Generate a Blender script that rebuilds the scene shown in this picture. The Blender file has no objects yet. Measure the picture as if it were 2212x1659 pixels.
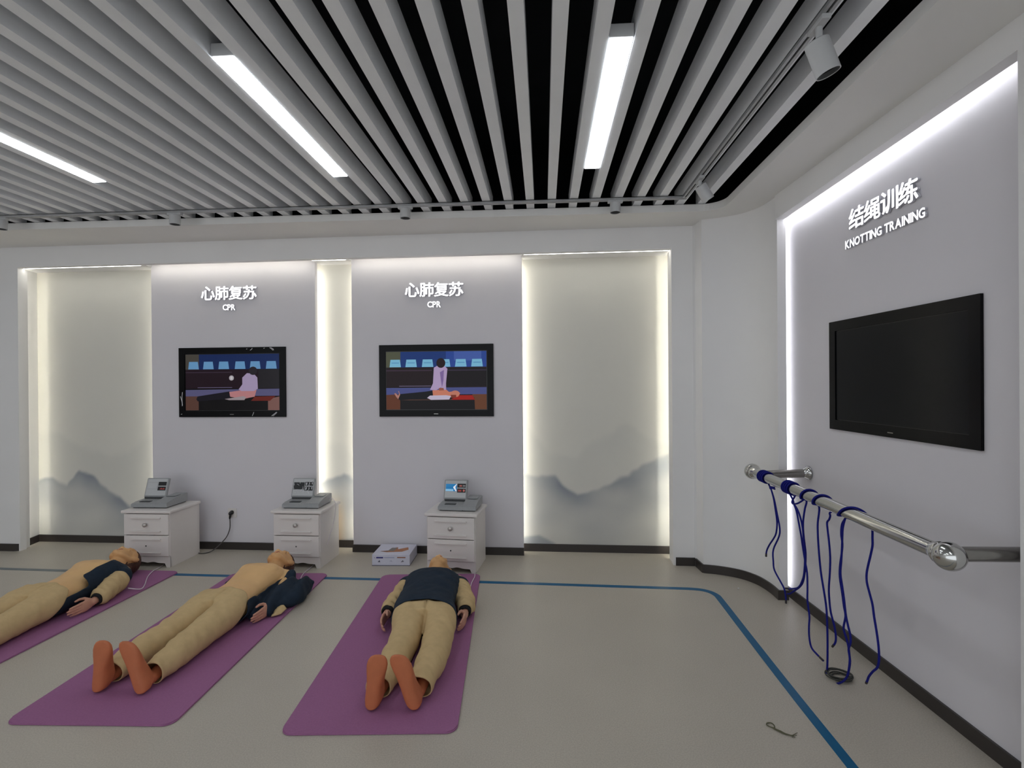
import bpy, bmesh, math, random
from math import sin, cos, pi, radians, sqrt, atan2
from mathutils import Vector, Matrix, noise
random.seed(4)
SC = bpy.context.scene
C = SC.collection

# ------------------------------------------------------------------ camera
YAW, PITCH, ROLL, FOC, CAMH = 0.0605, -0.0022, -0.0075, 1120.0, 1.55
fw = Vector((-sin(YAW)*cos(PITCH), cos(YAW)*cos(PITCH), sin(PITCH)))
rt = Vector((cos(YAW), sin(YAW), 0)); up = rt.cross(fw)
r2 = cos(ROLL)*rt + sin(ROLL)*up; u2 = -sin(ROLL)*rt + cos(ROLL)*up
cam = bpy.data.cameras.new('camera'); camo = bpy.data.objects.new('camera', cam); C.objects.link(camo)
camo.matrix_world = Matrix(((r2.x, u2.x, -fw.x, 0), (r2.y, u2.y, -fw.y, 0), (r2.z, u2.z, -fw.z, CAMH), (0, 0, 0, 1)))
cam.sensor_width = 36.0; cam.lens = 36.0*FOC/2212.0; cam.clip_start = 0.05
SC.camera = camo
# ------------------------------------------------------------------ world, exposure
w = bpy.data.worlds.new('world'); SC.world = w; w.use_nodes = True
w.node_tree.nodes['Background'].inputs[0].default_value = (0.9, 0.95, 1, 1)
w.node_tree.nodes['Background'].inputs[1].default_value = 1.4
SC.view_settings.view_transform = 'Standard'; SC.view_settings.look = 'None'
SC.view_settings.exposure = 0.0; SC.view_settings.gamma = 1.0
SC.view_settings.use_curve_mapping = False
SC.cycles.use_denoising = True
SC.cycles.max_bounces = 8; SC.cycles.diffuse_bounces = 6; SC.cycles.glossy_bounces = 4
SC.cycles.sample_clamp_indirect = 6.0
SC.cycles.caustics_reflective = False; SC.cycles.caustics_refractive = False
LAMP_E = 15.0        # ceiling lamp diffusers
COVE_E = 8.0       # strips in the wall coves
# ------------------------------------------------------------------ helpers
def lin(c):
    return tuple(((x/255)/12.92 if x/255 <= .04045 else ((x/255+.055)/1.055)**2.4) for x in c)
MATS = {}
def mat(name, rgb, rough=.6, metal=0, spec=.5, noise_amt=0, nscale=40, bump=0, bscale=60, coat=0, attr=None, emit=0, emcol=None, anis=None):
    if name in MATS: return MATS[name]
    m = bpy.data.materials.new(name); m.use_nodes = True
    nt = m.node_tree; b = nt.nodes['Principled BSDF']
    col = (*lin(rgb), 1)
    b.inputs['Base Color'].default_value = col
    b.inputs['Roughness'].default_value = rough; b.inputs['Metallic'].default_value = metal
    b.inputs['Specular IOR Level'].default_value = spec
    b.inputs['Coat Weight'].default_value = coat
    tc = nt.nodes.new('ShaderNodeTexCoord')
    src = None
    if attr:
        a = nt.nodes.new('ShaderNodeAttribute'); a.attribute_name = attr; src = a.outputs['Color']
        nt.links.new(src, b.inputs['Base Color'])
    if noise_amt:
        n = nt.nodes.new('ShaderNodeTexNoise'); n.inputs['Scale'].default_value = nscale; n.inputs['Detail'].default_value = 4
        nt.links.new(tc.outputs['Object'], n.inputs['Vector'])
        mr = nt.nodes.new('ShaderNodeMapRange'); mr.inputs['From Min'].default_value = .3; mr.inputs['From Max'].default_value = .7
        mr.inputs['To Min'].default_value = 1-noise_amt; mr.inputs['To Max'].default_value = 1+noise_amt
        nt.links.new(n.outputs['Fac'], mr.inputs['Value'])
        mx = nt.nodes.new('ShaderNodeVectorMath'); mx.operation = 'SCALE'
        if src: nt.links.new(src, mx.inputs[0])
        else: mx.inputs[0].default_value = col[:3]
        nt.links.new(mr.outputs['Result'], mx.inputs['Scale'])
        nt.links.new(mx.outputs[0], b.inputs['Base Color'])
    if bump:
        n = nt.nodes.new('ShaderNodeTexNoise'); n.inputs['Scale'].default_value = bscale; n.inputs['Detail'].default_value = 5
        nt.links.new(tc.outputs['Object'], n.inputs['Vector'])
        bp = nt.nodes.new('ShaderNodeBump'); bp.inputs['Strength'].default_value = bump; bp.inputs['Distance'].default_value = .004
        nt.links.new(n.outputs['Fac'], bp.inputs['Height']); nt.links.new(bp.outputs[0], b.inputs['Normal'])
    if emit:
        b.inputs['Emission Strength'].default_value = emit
        b.inputs['Emission Color'].default_value = (*lin(emcol or rgb), 1)
        if src: nt.links.new(src, b.inputs['Emission Color'])
    MATS[name] = m
    return m

def box(bm, x0, x1, y0, y1, z0, z1, mi=0):
    v = [bm.verts.new(p) for p in ((x0,y0,z0),(x1,y0,z0),(x1,y1,z0),(x0,y1,z0),(x0,y0,z1),(x1,y0,z1),(x1,y1,z1),(x0,y1,z1))]
    for f in ((0,3,2,1),(4,5,6,7),(0,1,5,4),(1,2,6,5),(2,3,7,6),(3,0,4,7)):
        bm.faces.new([v[i] for i in f]).material_index = mi
    return v
def rbox(x0, x1, y0, y1, z0, z1, bev=.004, seg=2):
    bm = bmesh.new(); box(bm, x0, x1, y0, y1, z0, z1)
    if bev: bmesh.ops.bevel(bm, geom=bm.edges[:], offset=bev, segments=seg, affect='EDGES', profile=.5)
    return bm
def quad(bm, a, b, c, d, mi=0):
    f = bm.faces.new([bm.verts.new(p) for p in (a, b, c, d)]); f.material_index = mi; return f
def obj(name, bm, m, parent=None, smooth=False, M=None):
    me = bpy.data.meshes.new(name)
    if isinstance(bm, bpy.types.Mesh): me = bm; me.name = name
    else:
        bmesh.ops.recalc_face_normals(bm, faces=bm.faces[:]) if not getattr(bm, '_keep', None) else None
        bm.to_mesh(me); bm.free()
    if M is not None: me.transform(M)
    me.materials.clear()
    for mm in (m if isinstance(m, (list, tuple)) else [m]): me.materials.append(mm)
    if smooth:
        me.polygons.foreach_set('use_smooth', [True]*len(me.polygons))
    o = bpy.data.objects.new(name, me); C.objects.link(o)
    if parent: o.parent = parent
    return o
def autosmooth(o, ang=35):
    me = o.data; me.polygons.foreach_set('use_smooth', [True]*len(me.polygons))
    me.set_sharp_from_angle(angle=radians(ang))
    return o
def tag(o, label, cat, group=None):
    o['label'] = label; o['category'] = cat
    if group: o['group'] = group
    return o
def thing(name, label, cat, loc=(0,0,0), rz=0, group=None):
    o = bpy.data.objects.new(name, None); C.objects.link(o); o.empty_display_size = .1
    o.location = loc; o.rotation_euler = (0,0,rz)
    return tag(o, label, cat, group)
def struct(name, bm, m, parent=None, **k):
    o = obj(name, bm, m, parent, **k)
    if not parent: o['kind'] = 'structure'
    return o
def catmull(P, n=6):
    P = [Vector(p) for p in P]; out = []
    for i in range(len(P)-1):
        p0 = P[max(i-1,0)]; p1 = P[i]; p2 = P[i+1]; p3 = P[min(i+2,len(P)-1)]
        for k in range(n):
            t = k/n
            out.append(.5*((2*p1)+(-p0+p2)*t+(2*p0-5*p1+4*p2-p3)*t*t+(-p0+3*p1-3*p2+p3)*t**3))
    out.append(P[-1]); return out
def tube(bm, pts, r, n=8, smooth=4, mi=0):
    if smooth: pts = catmull(pts, smooth)
    pts = [Vector(p) for p in pts]; rings = []
    prev = None
    for i, p in enumerate(pts):
        d = (pts[min(i+1,len(pts)-1)]-pts[max(i-1,0)]).normalized()
        if prev is None: a = d.orthogonal().normalized()
        else: a = (prev - d*prev.dot(d)).normalized()
        prev = a; b = d.cross(a)
        rr = r(i/(len(pts)-1)) if callable(r) else r
        rings.append([bm.verts.new(p+a*cos(2*pi*k/n)*rr+b*sin(2*pi*k/n)*rr) for k in range(n)])
    for i in range(len(rings)-1):
        for k in range(n):
            bm.faces.new((rings[i][k], rings[i][(k+1)%n], rings[i+1][(k+1)%n], rings[i+1][k])).material_index = mi
    for rg in (rings[0][::-1], rings[-1]): bm.faces.new(rg).material_index = mi
def lathe(bm, prof, n=24, M=None, mi=0):
    rings = []
    for r, z in prof:
        if r < 1e-6: rings.append([bm.verts.new((0,0,z))])
        else: rings.append([bm.verts.new((r*cos(2*pi*k/n), r*sin(2*pi*k/n), z)) for k in range(n)])
    for a, b in zip(rings, rings[1:]):
        for k in range(n):
            k2 = (k+1) % n
            f = [a[k % len(a)], a[k2 % len(a)], b[k2 % len(b)], b[k % len(b)]]
            f = list(dict.fromkeys(f))
            if len(f) > 2: bm.faces.new(f).material_index = mi
    if M is not None:
        vs = [v for rg in rings for v in rg]
        bmesh.ops.transform(bm, matrix=M, verts=vs)
def sphere(bm, c, r, M=None, seg=14):
    r = (r, r, r) if not hasattr(r, '__len__') else r
    T = Matrix.Translation(c) @ (M or Matrix.Identity(4)) @ Matrix.Diagonal((*r, 1))
    bmesh.ops.create_uvsphere(bm, u_segments=seg, v_segments=max(6, seg//2+1), radius=1, matrix=T)
def capsule(bm, p0, r0, p1, r1, seg=14):
    p0 = Vector(p0); p1 = Vector(p1); d = p1-p0; L = d.length
    if L > 1e-5:
        q = d.to_track_quat('Z', 'Y').to_matrix().to_4x4()
        n = seg; prof = []
        a = math.asin(max(-1, min(1, (r0-r1)/L)))
        prof = [(0, 0), (r0*cos(a), r0*sin(a)), (r1*cos(a), L+r1*sin(a)), (0, L)]
        lathe(bm, prof, n, Matrix.Translation(p0) @ q)
    sphere(bm, p0, r0, seg=seg); sphere(bm, p1, r1, seg=seg)
def chain(bm, pts, seg=14):
    for (a, ra), (b, rb) in zip(pts, pts[1:]): capsule(bm, a, ra, b, rb, seg)
def loft(bm, secs, n=28, e=2.0):
    """secs: (centre, axis_u * radius, axis_w * radius) -> closed superellipse loft"""
    rings = []
    for c, U, W in secs:
        c = Vector(c); U = Vector(U); W = Vector(W); rg = []
        for k in range(n):
            t = 2*pi*k/n; cx = cos(t); sx = sin(t)
            rg.append(bm.verts.new(c + U*math.copysign(abs(cx)**(2/e), cx) + W*math.copysign(abs(sx)**(2/e), sx)))
        rings.append(rg)
    for a, b in zip(rings, rings[1:]):
        for k in range(n): bm.faces.new((a[k], a[(k+1)%n], b[(k+1)%n], b[k]))
    bm.faces.new(rings[0][::-1]); bm.faces.new(rings[-1])
def remesh(bm, vox, smooth=2):
    bmesh.ops.recalc_face_normals(bm, faces=bm.faces[:])
    me = bpy.data.meshes.new('t'); bm.to_mesh(me); bm.free()
    o = bpy.data.objects.new('t', me); C.objects.link(o)
    md = o.modifiers.new('r', 'REMESH'); md.mode = 'VOXEL'; md.voxel_size = vox; md.adaptivity = 0
    if smooth:
        s = o.modifiers.new('s', 'SMOOTH'); s.factor = .5; s.iterations = smooth
    dg = bpy.context.evaluated_depsgraph_get(); dg.update()
    out = bpy.data.meshes.new_from_object(o.evaluated_get(dg))
    bpy.data.objects.remove(o); bpy.data.meshes.remove(me)
    return out
def to_bm(me):
    bm = bmesh.new(); bm.from_mesh(me); bpy.data.meshes.remove(me); return bm
def displace(bm, f):
    bm.normal_update()
    mv = [(v, v.normal*f(v.co, v.normal)) for v in bm.verts]
    for v, d in mv: v.co += d
def extr(pts, axis_depth, M=None):
    """polygon pts (x,z) in XZ plane extruded along +y by depth"""
    bm = bmesh.new()
    a = [bm.verts.new((x, 0, z)) for x, z in pts]; b = [bm.verts.new((x, axis_depth, z)) for x, z in pts]
    bm.faces.new(a); bm.faces.new(b[::-1]); n = len(pts)
    for i in range(n): bm.faces.new((a[i], b[i], b[(i+1)%n], a[(i+1)%n]))
    if M is not None: bm.transform(M)
    return bm

# ------------------------------------------------------------------ materials
M_wall = mat('wall_paint', (232,231,231), .75, noise_amt=.015, nscale=3, bump=.04, bscale=180, spec=.25)
M_panel = mat('panel_paint', (218,215,220), .7, noise_amt=.012, nscale=3, bump=.03, bscale=200, spec=.25)
M_soffit = mat('soffit_paint', (232,231,229), .75, noise_amt=.01, nscale=4, spec=.25)
M_slat = mat('slat_paint', (238,240,243), .38, noise_amt=.02, nscale=6, spec=.4)
M_void = mat('void_paint', (12,15,19), .85, noise_amt=.2, nscale=5, spec=.2)
M_base = mat('skirting_vinyl', (52,47,45), .35, noise_amt=.06, nscale=10)
M_tape = mat('tape_vinyl', (6,92,134), .35, spec=.2, noise_amt=.05, nscale=12)
M_tapeg = mat('tape_grey', (96,106,112), .4, noise_amt=.15, nscale=14)  # left run of the tape, greyer and duller than the blue
M_mat = mat('mat_foam', (156,104,144), .8, noise_amt=.05, nscale=120, bump=.35, bscale=500, spec=.2)
M_white = mat('cabinet_white', (222,217,214), .32, noise_amt=.01, nscale=8)
M_grey = mat('case_grey', (150,152,154), .5, noise_amt=.03, nscale=60, bump=.05, bscale=300)
M_dgrey = mat('case_dark', (62,64,66), .5, noise_amt=.03)
M_black = mat('black_plastic', (14,15,17), .25, noise_amt=.05)
M_bezel = mat('bezel_black', (9,9,11), .22, noise_amt=.05, spec=.13)
M_screen_off = mat('screen_off', (7,10,16), .2, noise_amt=.04, spec=.15)
M_chrome = mat('brushed_steel', (196,196,194), .13, metal=1, noise_amt=.02, nscale=60)
M_chromed = mat('steel_dull', (150,148,144), .25, metal=1, noise_amt=.04, nscale=60)
M_rope = mat('rope_blue', (22,26,122), .75, noise_amt=.25, nscale=300, bump=.5, bscale=600, spec=.2)
M_tip = mat('rope_tip_dark', (46,40,46), .7, noise_amt=.2, nscale=200)
M_twine = mat('twine_olive', (92,90,68), .85, noise_amt=.3, nscale=300)
M_coil = mat('twine_dark', (62,62,58), .85, noise_amt=.3, nscale=300)
M_skin = mat('manikin_skin', (222,180,126), .55, noise_amt=.03, nscale=12, bump=.03)
M_face = mat('manikin_face', (214,166,114), .5, noise_amt=.03, nscale=12)
M_hand = mat('manikin_hand', (198,146,124), .5, noise_amt=.05, nscale=30)
M_foot = mat('manikin_foot', (188,108,70), .6, noise_amt=.05, nscale=25, bump=.08, bscale=120)
M_lips = mat('manikin_lips', (160,84,70), .5, noise_amt=.03)
M_hair = mat('hair_brown', (72,42,30), .6, noise_amt=.15, nscale=50, bump=.2)
M_khaki = mat('khaki_cotton', (200,174,130), .85, noise_amt=.05, nscale=30, bump=.25, bscale=450, spec=.2)
M_khaki_d = mat('khaki_seam', (118,96,62), .85, noise_amt=.05)
M_navy = mat('navy_cotton', (30,43,58), .8, noise_amt=.12, nscale=40, bump=.25, bscale=450, spec=.25)
M_cuff = mat('black_knit', (16,16,20), .85, noise_amt=.2, nscale=80)
M_cordw = mat('cable_white', (216,206,214), .5, noise_amt=.02)
M_cordg = mat('cable_grey', (78,74,72), .5, noise_amt=.05)
M_card = mat('carton_white', (206,206,222), .55, noise_amt=.02)
M_spot = mat('spot_white', (190,191,192), .5, noise_amt=.015)
M_track = mat('track_metal', (170,171,172), .35, metal=.35, noise_amt=.03)
M_led = mat('led_diffuser', (245,250,255), .5, emit=LAMP_E, emcol=(244,250,255))
M_cove = mat('led_strip', (255,252,236), .5, emit=COVE_E, emcol=(255,253,240))
M_cove2 = mat('led_strip_cool', (255,255,255), .5, emit=COVE_E*1.45, emcol=(248,252,255))
M_cove3 = mat('led_strip_edge', (255,252,236), .5, emit=COVE_E*2.2, emcol=(255,253,240))
M_coveU = mat('led_strip_up', (255,252,240), .5, emit=COVE_E*2.8, emcol=(255,253,244))
M_sign = mat('sign_glow', (255,255,255), .5, emit=1.5, emcol=(250,248,255))
M_signside = mat('sign_return', (196,196,204), .4, noise_amt=.01)
M_paper = mat('paper', (235,235,235), .8, noise_amt=.02)
M_print = mat('print_attr', (255,255,255), .5, attr='Col')
M_screen = mat('screen_attr', (10,10,12), .12, attr='Col', emit=.44, spec=.15)

def floor_mat():
    m = bpy.data.materials.new('vinyl_floor'); m.use_nodes = True; nt = m.node_tree; b = nt.nodes['Principled BSDF']
    tc = nt.nodes.new('ShaderNodeTexCoord')
    def ns(s, d):
        n = nt.nodes.new('ShaderNodeTexNoise'); n.inputs['Scale'].default_value = s; n.inputs['Detail'].default_value = d
        nt.links.new(tc.outputs['Object'], n.inputs['Vector']); return n
    n1 = ns(160, 3); n2 = ns(2.2, 4)
    cr = nt.nodes.new('ShaderNodeValToRGB'); cr.color_ramp.elements[0].position = .34; cr.color_ramp.elements[1].position = .68
    cr.color_ramp.elements[0].color = (*lin((175,168,156)), 1); cr.color_ramp.elements[1].color = (*lin((191,184,172)), 1)
    nt.links.new(n1.outputs['Fac'], cr.inputs['Fac'])
    mr = nt.nodes.new('ShaderNodeMapRange'); mr.inputs['To Min'].default_value = .93; mr.inputs['To Max'].default_value = 1.06
    nt.links.new(n2.outputs['Fac'], mr.inputs['Value'])
    mx = nt.nodes.new('ShaderNodeVectorMath'); mx.operation = 'SCALE'
    nt.links.new(cr.outputs['Color'], mx.inputs[0]); nt.links.new(mr.outputs[0], mx.inputs['Scale'])
    nt.links.new(mx.outputs[0], b.inputs['Base Color'])
    b.inputs['Roughness'].default_value = .38; b.inputs['Specular IOR Level'].default_value = .35
    bp = nt.nodes.new('ShaderNodeBump'); bp.inputs['Strength'].default_value = .02; bp.inputs['Distance'].default_value = .002
    nt.links.new(n1.outputs['Fac'], bp.inputs['Height']); nt.links.new(bp.outputs[0], b.inputs['Normal'])
    return m
M_floor = floor_mat()

# ------------------------------------------------------------------ room
S = -.024                                   # the back wall stands 1.4 degrees off the slats
def bk(y0): return Matrix.Translation((0, y0, 0)) @ Matrix.Rotation(math.atan(S), 4, 'Z')
def rwx(x0, y): return x0 - .044*(y-3.62)   # right wall planes
ZS, ZL, ZSL = 2.86, 2.915, 2.92
XW, YB = -7.2, -3.4
bm = bmesh.new(); quad(bm, (XW-.2,YB-.2,0), (2.6,YB-.2,0), (2.6,5.3,0), (XW-.2,5.3,0))
struct('floor', bm, M_floor)
# soffit with rounded opening and lip
bm = bmesh.new()
rc = .15; OX, OY = 1.372, 4.075
hole = [(-6.3, -2.6), (OX, -2.6), (OX, OY-rc)] + [(OX-rc+rc*cos(a), OY-rc+rc*sin(a)) for a in [pi/2*k/8 for k in range(1, 8)]] + [(OX-rc, OY), (-6.3, OY)]
outer = [(XW-.2, YB-.2), (2.4, YB-.2), (2.4, 5.3), (XW-.2, 5.3)]
lo = [bm.verts.new((x, y, ZS)) for x, y in hole]; hi = [bm.verts.new((x, y, ZL)) for x, y in hole]
ou = [bm.verts.new((x, y, ZS)) for x, y in outer]; ou2 = [bm.verts.new((x, y, ZL)) for x, y in outer]
def loop_edges(vs): return [bm.edges.new((vs[i], vs[(i+1) % len(vs)])) for i in range(len(vs))]
bmesh.ops.triangle_fill(bm, use_beauty=True, edges=loop_edges(lo)+loop_edges(ou))
bmesh.ops.triangle_fill(bm, use_beauty=True, edges=loop_edges(hi)+loop_edges(ou2))
for i in range(len(lo)):
    j = (i+1) % len(lo); bm.faces.new((lo[i], lo[j], hi[j], hi[i]))
ceiling = struct('ceiling', bm, M_soffit)
# black void above the slats
bm = bmesh.new(); x0, x1, y0, y1, z0, z1 = -6.6, 1.62, -2.9, 4.34, ZL, 3.45
quad(bm, (x0,y0,z1), (x1,y0,z1), (x1,y1,z1), (x0,y1,z1))
for a, b in (((x0,y0),(x1,y0)), ((x1,y0),(x1,y1)), ((x1,y1),(x0,y1)), ((x0,y1),(x0,y0))):
    quad(bm, (*a,z0), (*b,z0), (*b,z1), (*a,z1))
quad(bm, (x0, OY+.02, z0+.001), (x1, OY+.02, z0+.001), (x1, y1, z0+.001), (x0, y1, z0+.001))
quad(bm, (OX+.02, y0, z0+.001), (x1, y0, z0+.001), (x1, y1, z0+.001), (OX+.02, y1, z0+.001))
obj('plenum', bm, M_void, ceiling)
bm = bmesh.new()
SW, SH = .03, .115
v = [(-SW, 0), (SW, 0), (SW, SH), (SW-.003, SH), (SW-.003, .004), (-SW+.003, .004), (-SW+.003, SH), (-SW, SH)]
sl = extr(v, 6.8); sl.transform(Matrix.Translation((0, -2.68, ZSL)))
slat0 = obj('slat', sl, M_slat, ceiling)
first = True
for k in range(-38, 8):
    x = .0735+.1645*k
    if first: slat0.location.x = x; first = False
    else:
        o = slat0.copy(); C.objects.link(o); o.location.x = x

def wall_piece(bm, x0, x1, z0, z1, y0, th=.06): box(bm, x0, x1, y0, y0+th, z0, z1)
MB = bk(4.475)
NL, NR, NZ = -4.935, 1.085, 2.672
bm = bmesh.new()
box(bm, XW-.1, NL, 0, .06, 0, ZS); box(bm, NR, 1.262, 0, .06, 0, ZS); box(bm, NL, NR, 0, .06, NZ, ZS)
# cavity sides and top, lips that shade the strips
box(bm, 1.21, 1.27, .06, .36, 0, NZ+.08)
box(bm, -5.3, 1.21, .06, .36, NZ+.030, NZ+.08)
PXR = [(-5.3, -3.735), (-2.112, -1.763), (-.188, 1.21)]
for x0, x1 in PXR: box(bm, x0, x1, .078, .36, NZ+.012, NZ+.030)
a = [(NL-.06, .06), (-5.065, .315), (-5.3, .315), (-5.3, .06)]
for i in range(1):
    lo_ = [bm.verts.new((x, y, 0)) for x, y in a]; hi_ = [bm.verts.new((x, y, NZ+.03)) for x, y in a]
    bm.faces.new(lo_); bm.faces.new(hi_)
    for k in range(4): bm.faces.new((lo_[k], lo_[(k+1)%4], hi_[(k+1)%4], hi_[k]))
wall_back = struct('wall_back', bm, M_wall, M=MB)
# mural wall of the recess with its painted hills (vertex colours)
import numpy as np
def mural():
    xs = np.linspace(-5.08, 1.24, 420); zs = np.linspace(0, NZ+.05, 190)
    base = np.array(lin((212,210,202)))
    def sm(t): t = min(1, max(0, t)); return t*t*(3-2*t)
    ptsA = [(-5.08,.62),(-4.9,.66),(-4.75,.60),(-4.62,.74),(-4.5,.70),(-4.35,.58),(-4.1,.40),(-3.8,.28),(-3.4,.2),(-2.2,.62),(-1.9,.72),(-1.7,.62),(-1.0,.5),(-.2,.74),(-.05,.70),(.1,.72),(.18,.63),(.3,.56),(.5,.62),(.72,.72),(.95,.84),(1.1,.92),(1.24,.98)]
    ptsB = [(-5.08,1.12),(-4.85,1.14),(-4.6,1.0),(-4.3,.86),(-4.1,.96),(-3.85,1.10),(-3.6,1.22),(-2.2,1.1),(-1.8,.98),(-.2,1.25),(0,1.0),(.3,.9),(.55,1.12),(.75,1.2),(.9,1.08),(1.24,1.02)]
    ptsC = [(-5.08,0),(-.25,.14),(-.05,.16),(.08,.10),(.16,.04),(1.24,0)]
    fx = lambda P, x: float(np.interp(x, [p[0] for p in P], [p[1] for p in P]))
    verts = []; cols = []
    for z in zs:
        for x in xs:
            verts.append((x, 0, z))
            nz = noise.noise((x*4, z*4, 1))*.04 + noise.noise((x*14, z*14, 5))*.016
            c = base.copy()
            h = fx(ptsB, x)+nz*1.5; t = sm((h-z)/.10)*(.10)*sm(1-(h-z)/.8)
            c = c*(1-t)+np.array(lin((120,132,142)))*t
            h = fx(ptsA, x)+nz; d = h-z
            t = sm(d/.05)*(.52*math.exp(-max(d,0)/.28)+.17)*(.8+.5*noise.noise((x*3, z*5, 9)))
            c = c*(1-t)+np.array(lin((78,96,122)))*t
            d = fx(ptsC, x)+nz*.4-z
            t = sm(d/.03)*.45
            c = c*(1-t)+np.array(lin((60,84,112)))*t
            g = sm((x+2.15)/.1)*sm((-1.86-x)/.1)*sm((.55-z)/.3)*.5
            c = c*(1-g)+np.array(lin((210,176,128)))*g
            cols.append(c)
    nx = len(xs)
    faces = [(j*nx+i, j*nx+i+1, (j+1)*nx+i+1, (j+1)*nx+i) for j in range(len(zs)-1) for i in range(nx-1)]
    me = bpy.data.meshes.new('mural_wall'); me.from_pydata(verts, [], faces)
    ca = me.color_attributes.new('Col', 'FLOAT_COLOR', 'POINT')
    ca.data.foreach_set('color', [q for c in cols for q in (*c, 1)])
    return me
M_mural = mat('mural_paint', (212,210,202), .75, attr='Col', spec=.2, noise_amt=.012, nscale=3)
obj('mural_wall', mural(), M_mural, wall_back, M=bk(4.775))
# raised panels
panels = []
for x0, x1 in ((-3.735, -2.112), (-1.763, -.188)):
    bm = bmesh.new(); box(bm, x0, x1, 0, .045, 0, NZ+.029)
    panels.append(obj('raised_panel', bm, M_panel, wall_back, M=bk(4.65)))
# right wall: curved corner, frame and recessed display panel
bm = bmesh.new()
cur = [(1.262, 4.44), (1.272, 4.425), (1.285, 4.285), (1.36, 4.268), (1.42, 4.245), (1.485, 4.212), (1.545, 4.168), (1.595, 4.105), (1.630, 4.03), (1.650, 3.94), (1.658, 3.86), (1.658, 3.78)]
back = [(1.262, 4.6), (1.34, 4.6), (1.36, 4.50), (1.42, 4.40), (1.50, 4.36), (1.58, 4.32), (1.65, 4.25), (1.69, 4.17), (1.715, 4.07), (1.718, 3.96), (1.718, 3.87), (1.718, 3.78)]
def dens(P, n=5):
    return P[:2]+[tuple(p[:2]) for p in catmull([(x, y, 0) for x, y in P[2:]], n)]
cur = dens(cur); back = dens(back)
a = [bm.verts.new((x, y, 0)) for x, y in cur]; b = [bm.verts.new((x, y, ZS)) for x, y in cur]
c = [bm.verts.new((x, y, 0)) for x, y in back]; d = [bm.verts.new((x, y, ZS)) for x, y in back]
for i in range(len(cur)-1):
    bm.faces.new((a[i], a[i+1], b[i+1], b[i])); bm.faces.new((c[i], c[i+1], d[i+1], d[i]))
bm.faces.new((a[-1], c[-1], d[-1], b[-1])); bm.faces.new((a[0], c[0], d[0], b[0]))
def prism(bm, pts, z0, z1):
    lo = [bm.verts.new((x, y, z0 if not callable(z0) else z0(y))) for x, y in pts]; hi = [bm.verts.new((x, y, z1)) for x, y in pts]
    n = len(pts); bm.faces.new(lo); bm.faces.new(hi)
    for i in range(n): bm.faces.new((lo[i], lo[(i+1)%n], hi[(i+1)%n], hi[i]))
FX0, FX1, PX, YF0, YF1 = 1.651, 1.711, 1.768, 1.988, 3.78
zh = lambda y: 2.69+.029*(3.8-y)
prism(bm, [(rwx(FX0,YF1),YF1), (rwx(FX1,YF1),YF1), (rwx(FX1,YF0),YF0), (rwx(FX0,YF0),YF0)], zh, ZS)
prism(bm, [(rwx(FX0,YF0),YF0), (rwx(FX1,YF0),YF0), (rwx(FX1,YB),YB), (rwx(FX0,YB),YB)], 0, ZS)
wall_right = autosmooth(struct('wall_right', bm, M_wall), 25)
bm = bmesh.new()
prism(bm, [(rwx(PX,4.1),4.1), (rwx(PX+.06,4.1),4.1), (rwx(PX+.06,1.6),1.6), (rwx(PX,1.6),1.6)], 0, ZS)
obj('display_panel', bm, M_panel, wall_right)
# cove closures so that no light leaks out behind
bm = bmesh.new()
prism(bm, [(1.722,4.12), (1.90,4.12), (1.90,4.16), (1.722,4.16)], 0, ZS)
prism(bm, [(1.78,1.56), (1.95,1.56), (1.95,1.60), (1.78,1.60)], 0, ZS)
obj('cove_end', bm, M_wall, wall_right)
bm = bmesh.new(); box(bm, XW-.1, XW, YB, 5.2, 0, ZS); struct('wall_left', bm, M_wall)
# skirtings
BH, BT = .068, .012
bm = bmesh.new()
def bseg(bm, x0, x1, M):
    vs = box(bm, x0, x1, -BT, 0, 0, BH); bmesh.ops.transform(bm, matrix=M, verts=vs)
bseg(bm, XW, NL-.06, MB); bseg(bm, NR+.02, 1.262, MB)
bseg(bm, -5.06, 1.205, bk(4.775))
for x0, x1 in ((-3.735, -2.112), (-1.763, -.188)): bseg(bm, x0-.006, x1+.004, bk(4.65))
bp_ = MB @ Vector((-4.955, 0, 0)); 
# splayed skirting on the left reveal
pl = [tuple((MB @ Vector((x_, y_, 0)))[:2]) for x_, y_ in ((NL-.06, -.012), (NL-.012, .0), (NL-.03, .062), (NL-.05, .062), (-5.053, .303), (-5.066, .303), (NL-.062, .06))]
prism(bm, pl, 0, BH)
struct('baseboard_back', bm, M_base)
bm = bmesh.new()
def off(pts, d):
    out = []
    for i, p in enumerate(pts):
        t = Vector(pts[min(i+1,len(pts)-1)])-Vector(pts[max(i-1,0)]); nrm = Vector((t.y, -t.x)).normalized()
        out.append(tuple(Vector(p)+nrm*-d*-1))
    return out
cc = cur[1:]
co = []
for i, p in enumerate(cc):
    t_ = Vector(cc[min(i+1,len(cc)-1)])-Vector(cc[max(i-1,0)]); n_ = Vector((t_.y, -t_.x)).normalized()
    co.append((p[0]+n_.x*BT, p[1]+n_.y*BT))
a = [bm.verts.new((x, y, 0)) for x, y in co]; b = [bm.verts.new((x, y, BH)) for x, y in co]; c = [bm.verts.new((x, y, BH)) for x, y in cc]
for i in range(len(cc)-1):
    bm.faces.new((a[i], a[i+1], b[i+1], b[i])); bm.faces.new((b[i], b[i+1], c[i+1], c[i]))
prism(bm, [(co[-1][0], 3.768), (1.719, 3.768), (1.719, 3.78), (co[-1][0], 3.78)], 0, BH)
prism(bm, [(rwx(PX-BT,4.0),4.0), (rwx(PX,4.0),4.0), (rwx(PX,1.99),1.99), (rwx(PX-BT,1.99),1.99)], 0, BH)
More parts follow.
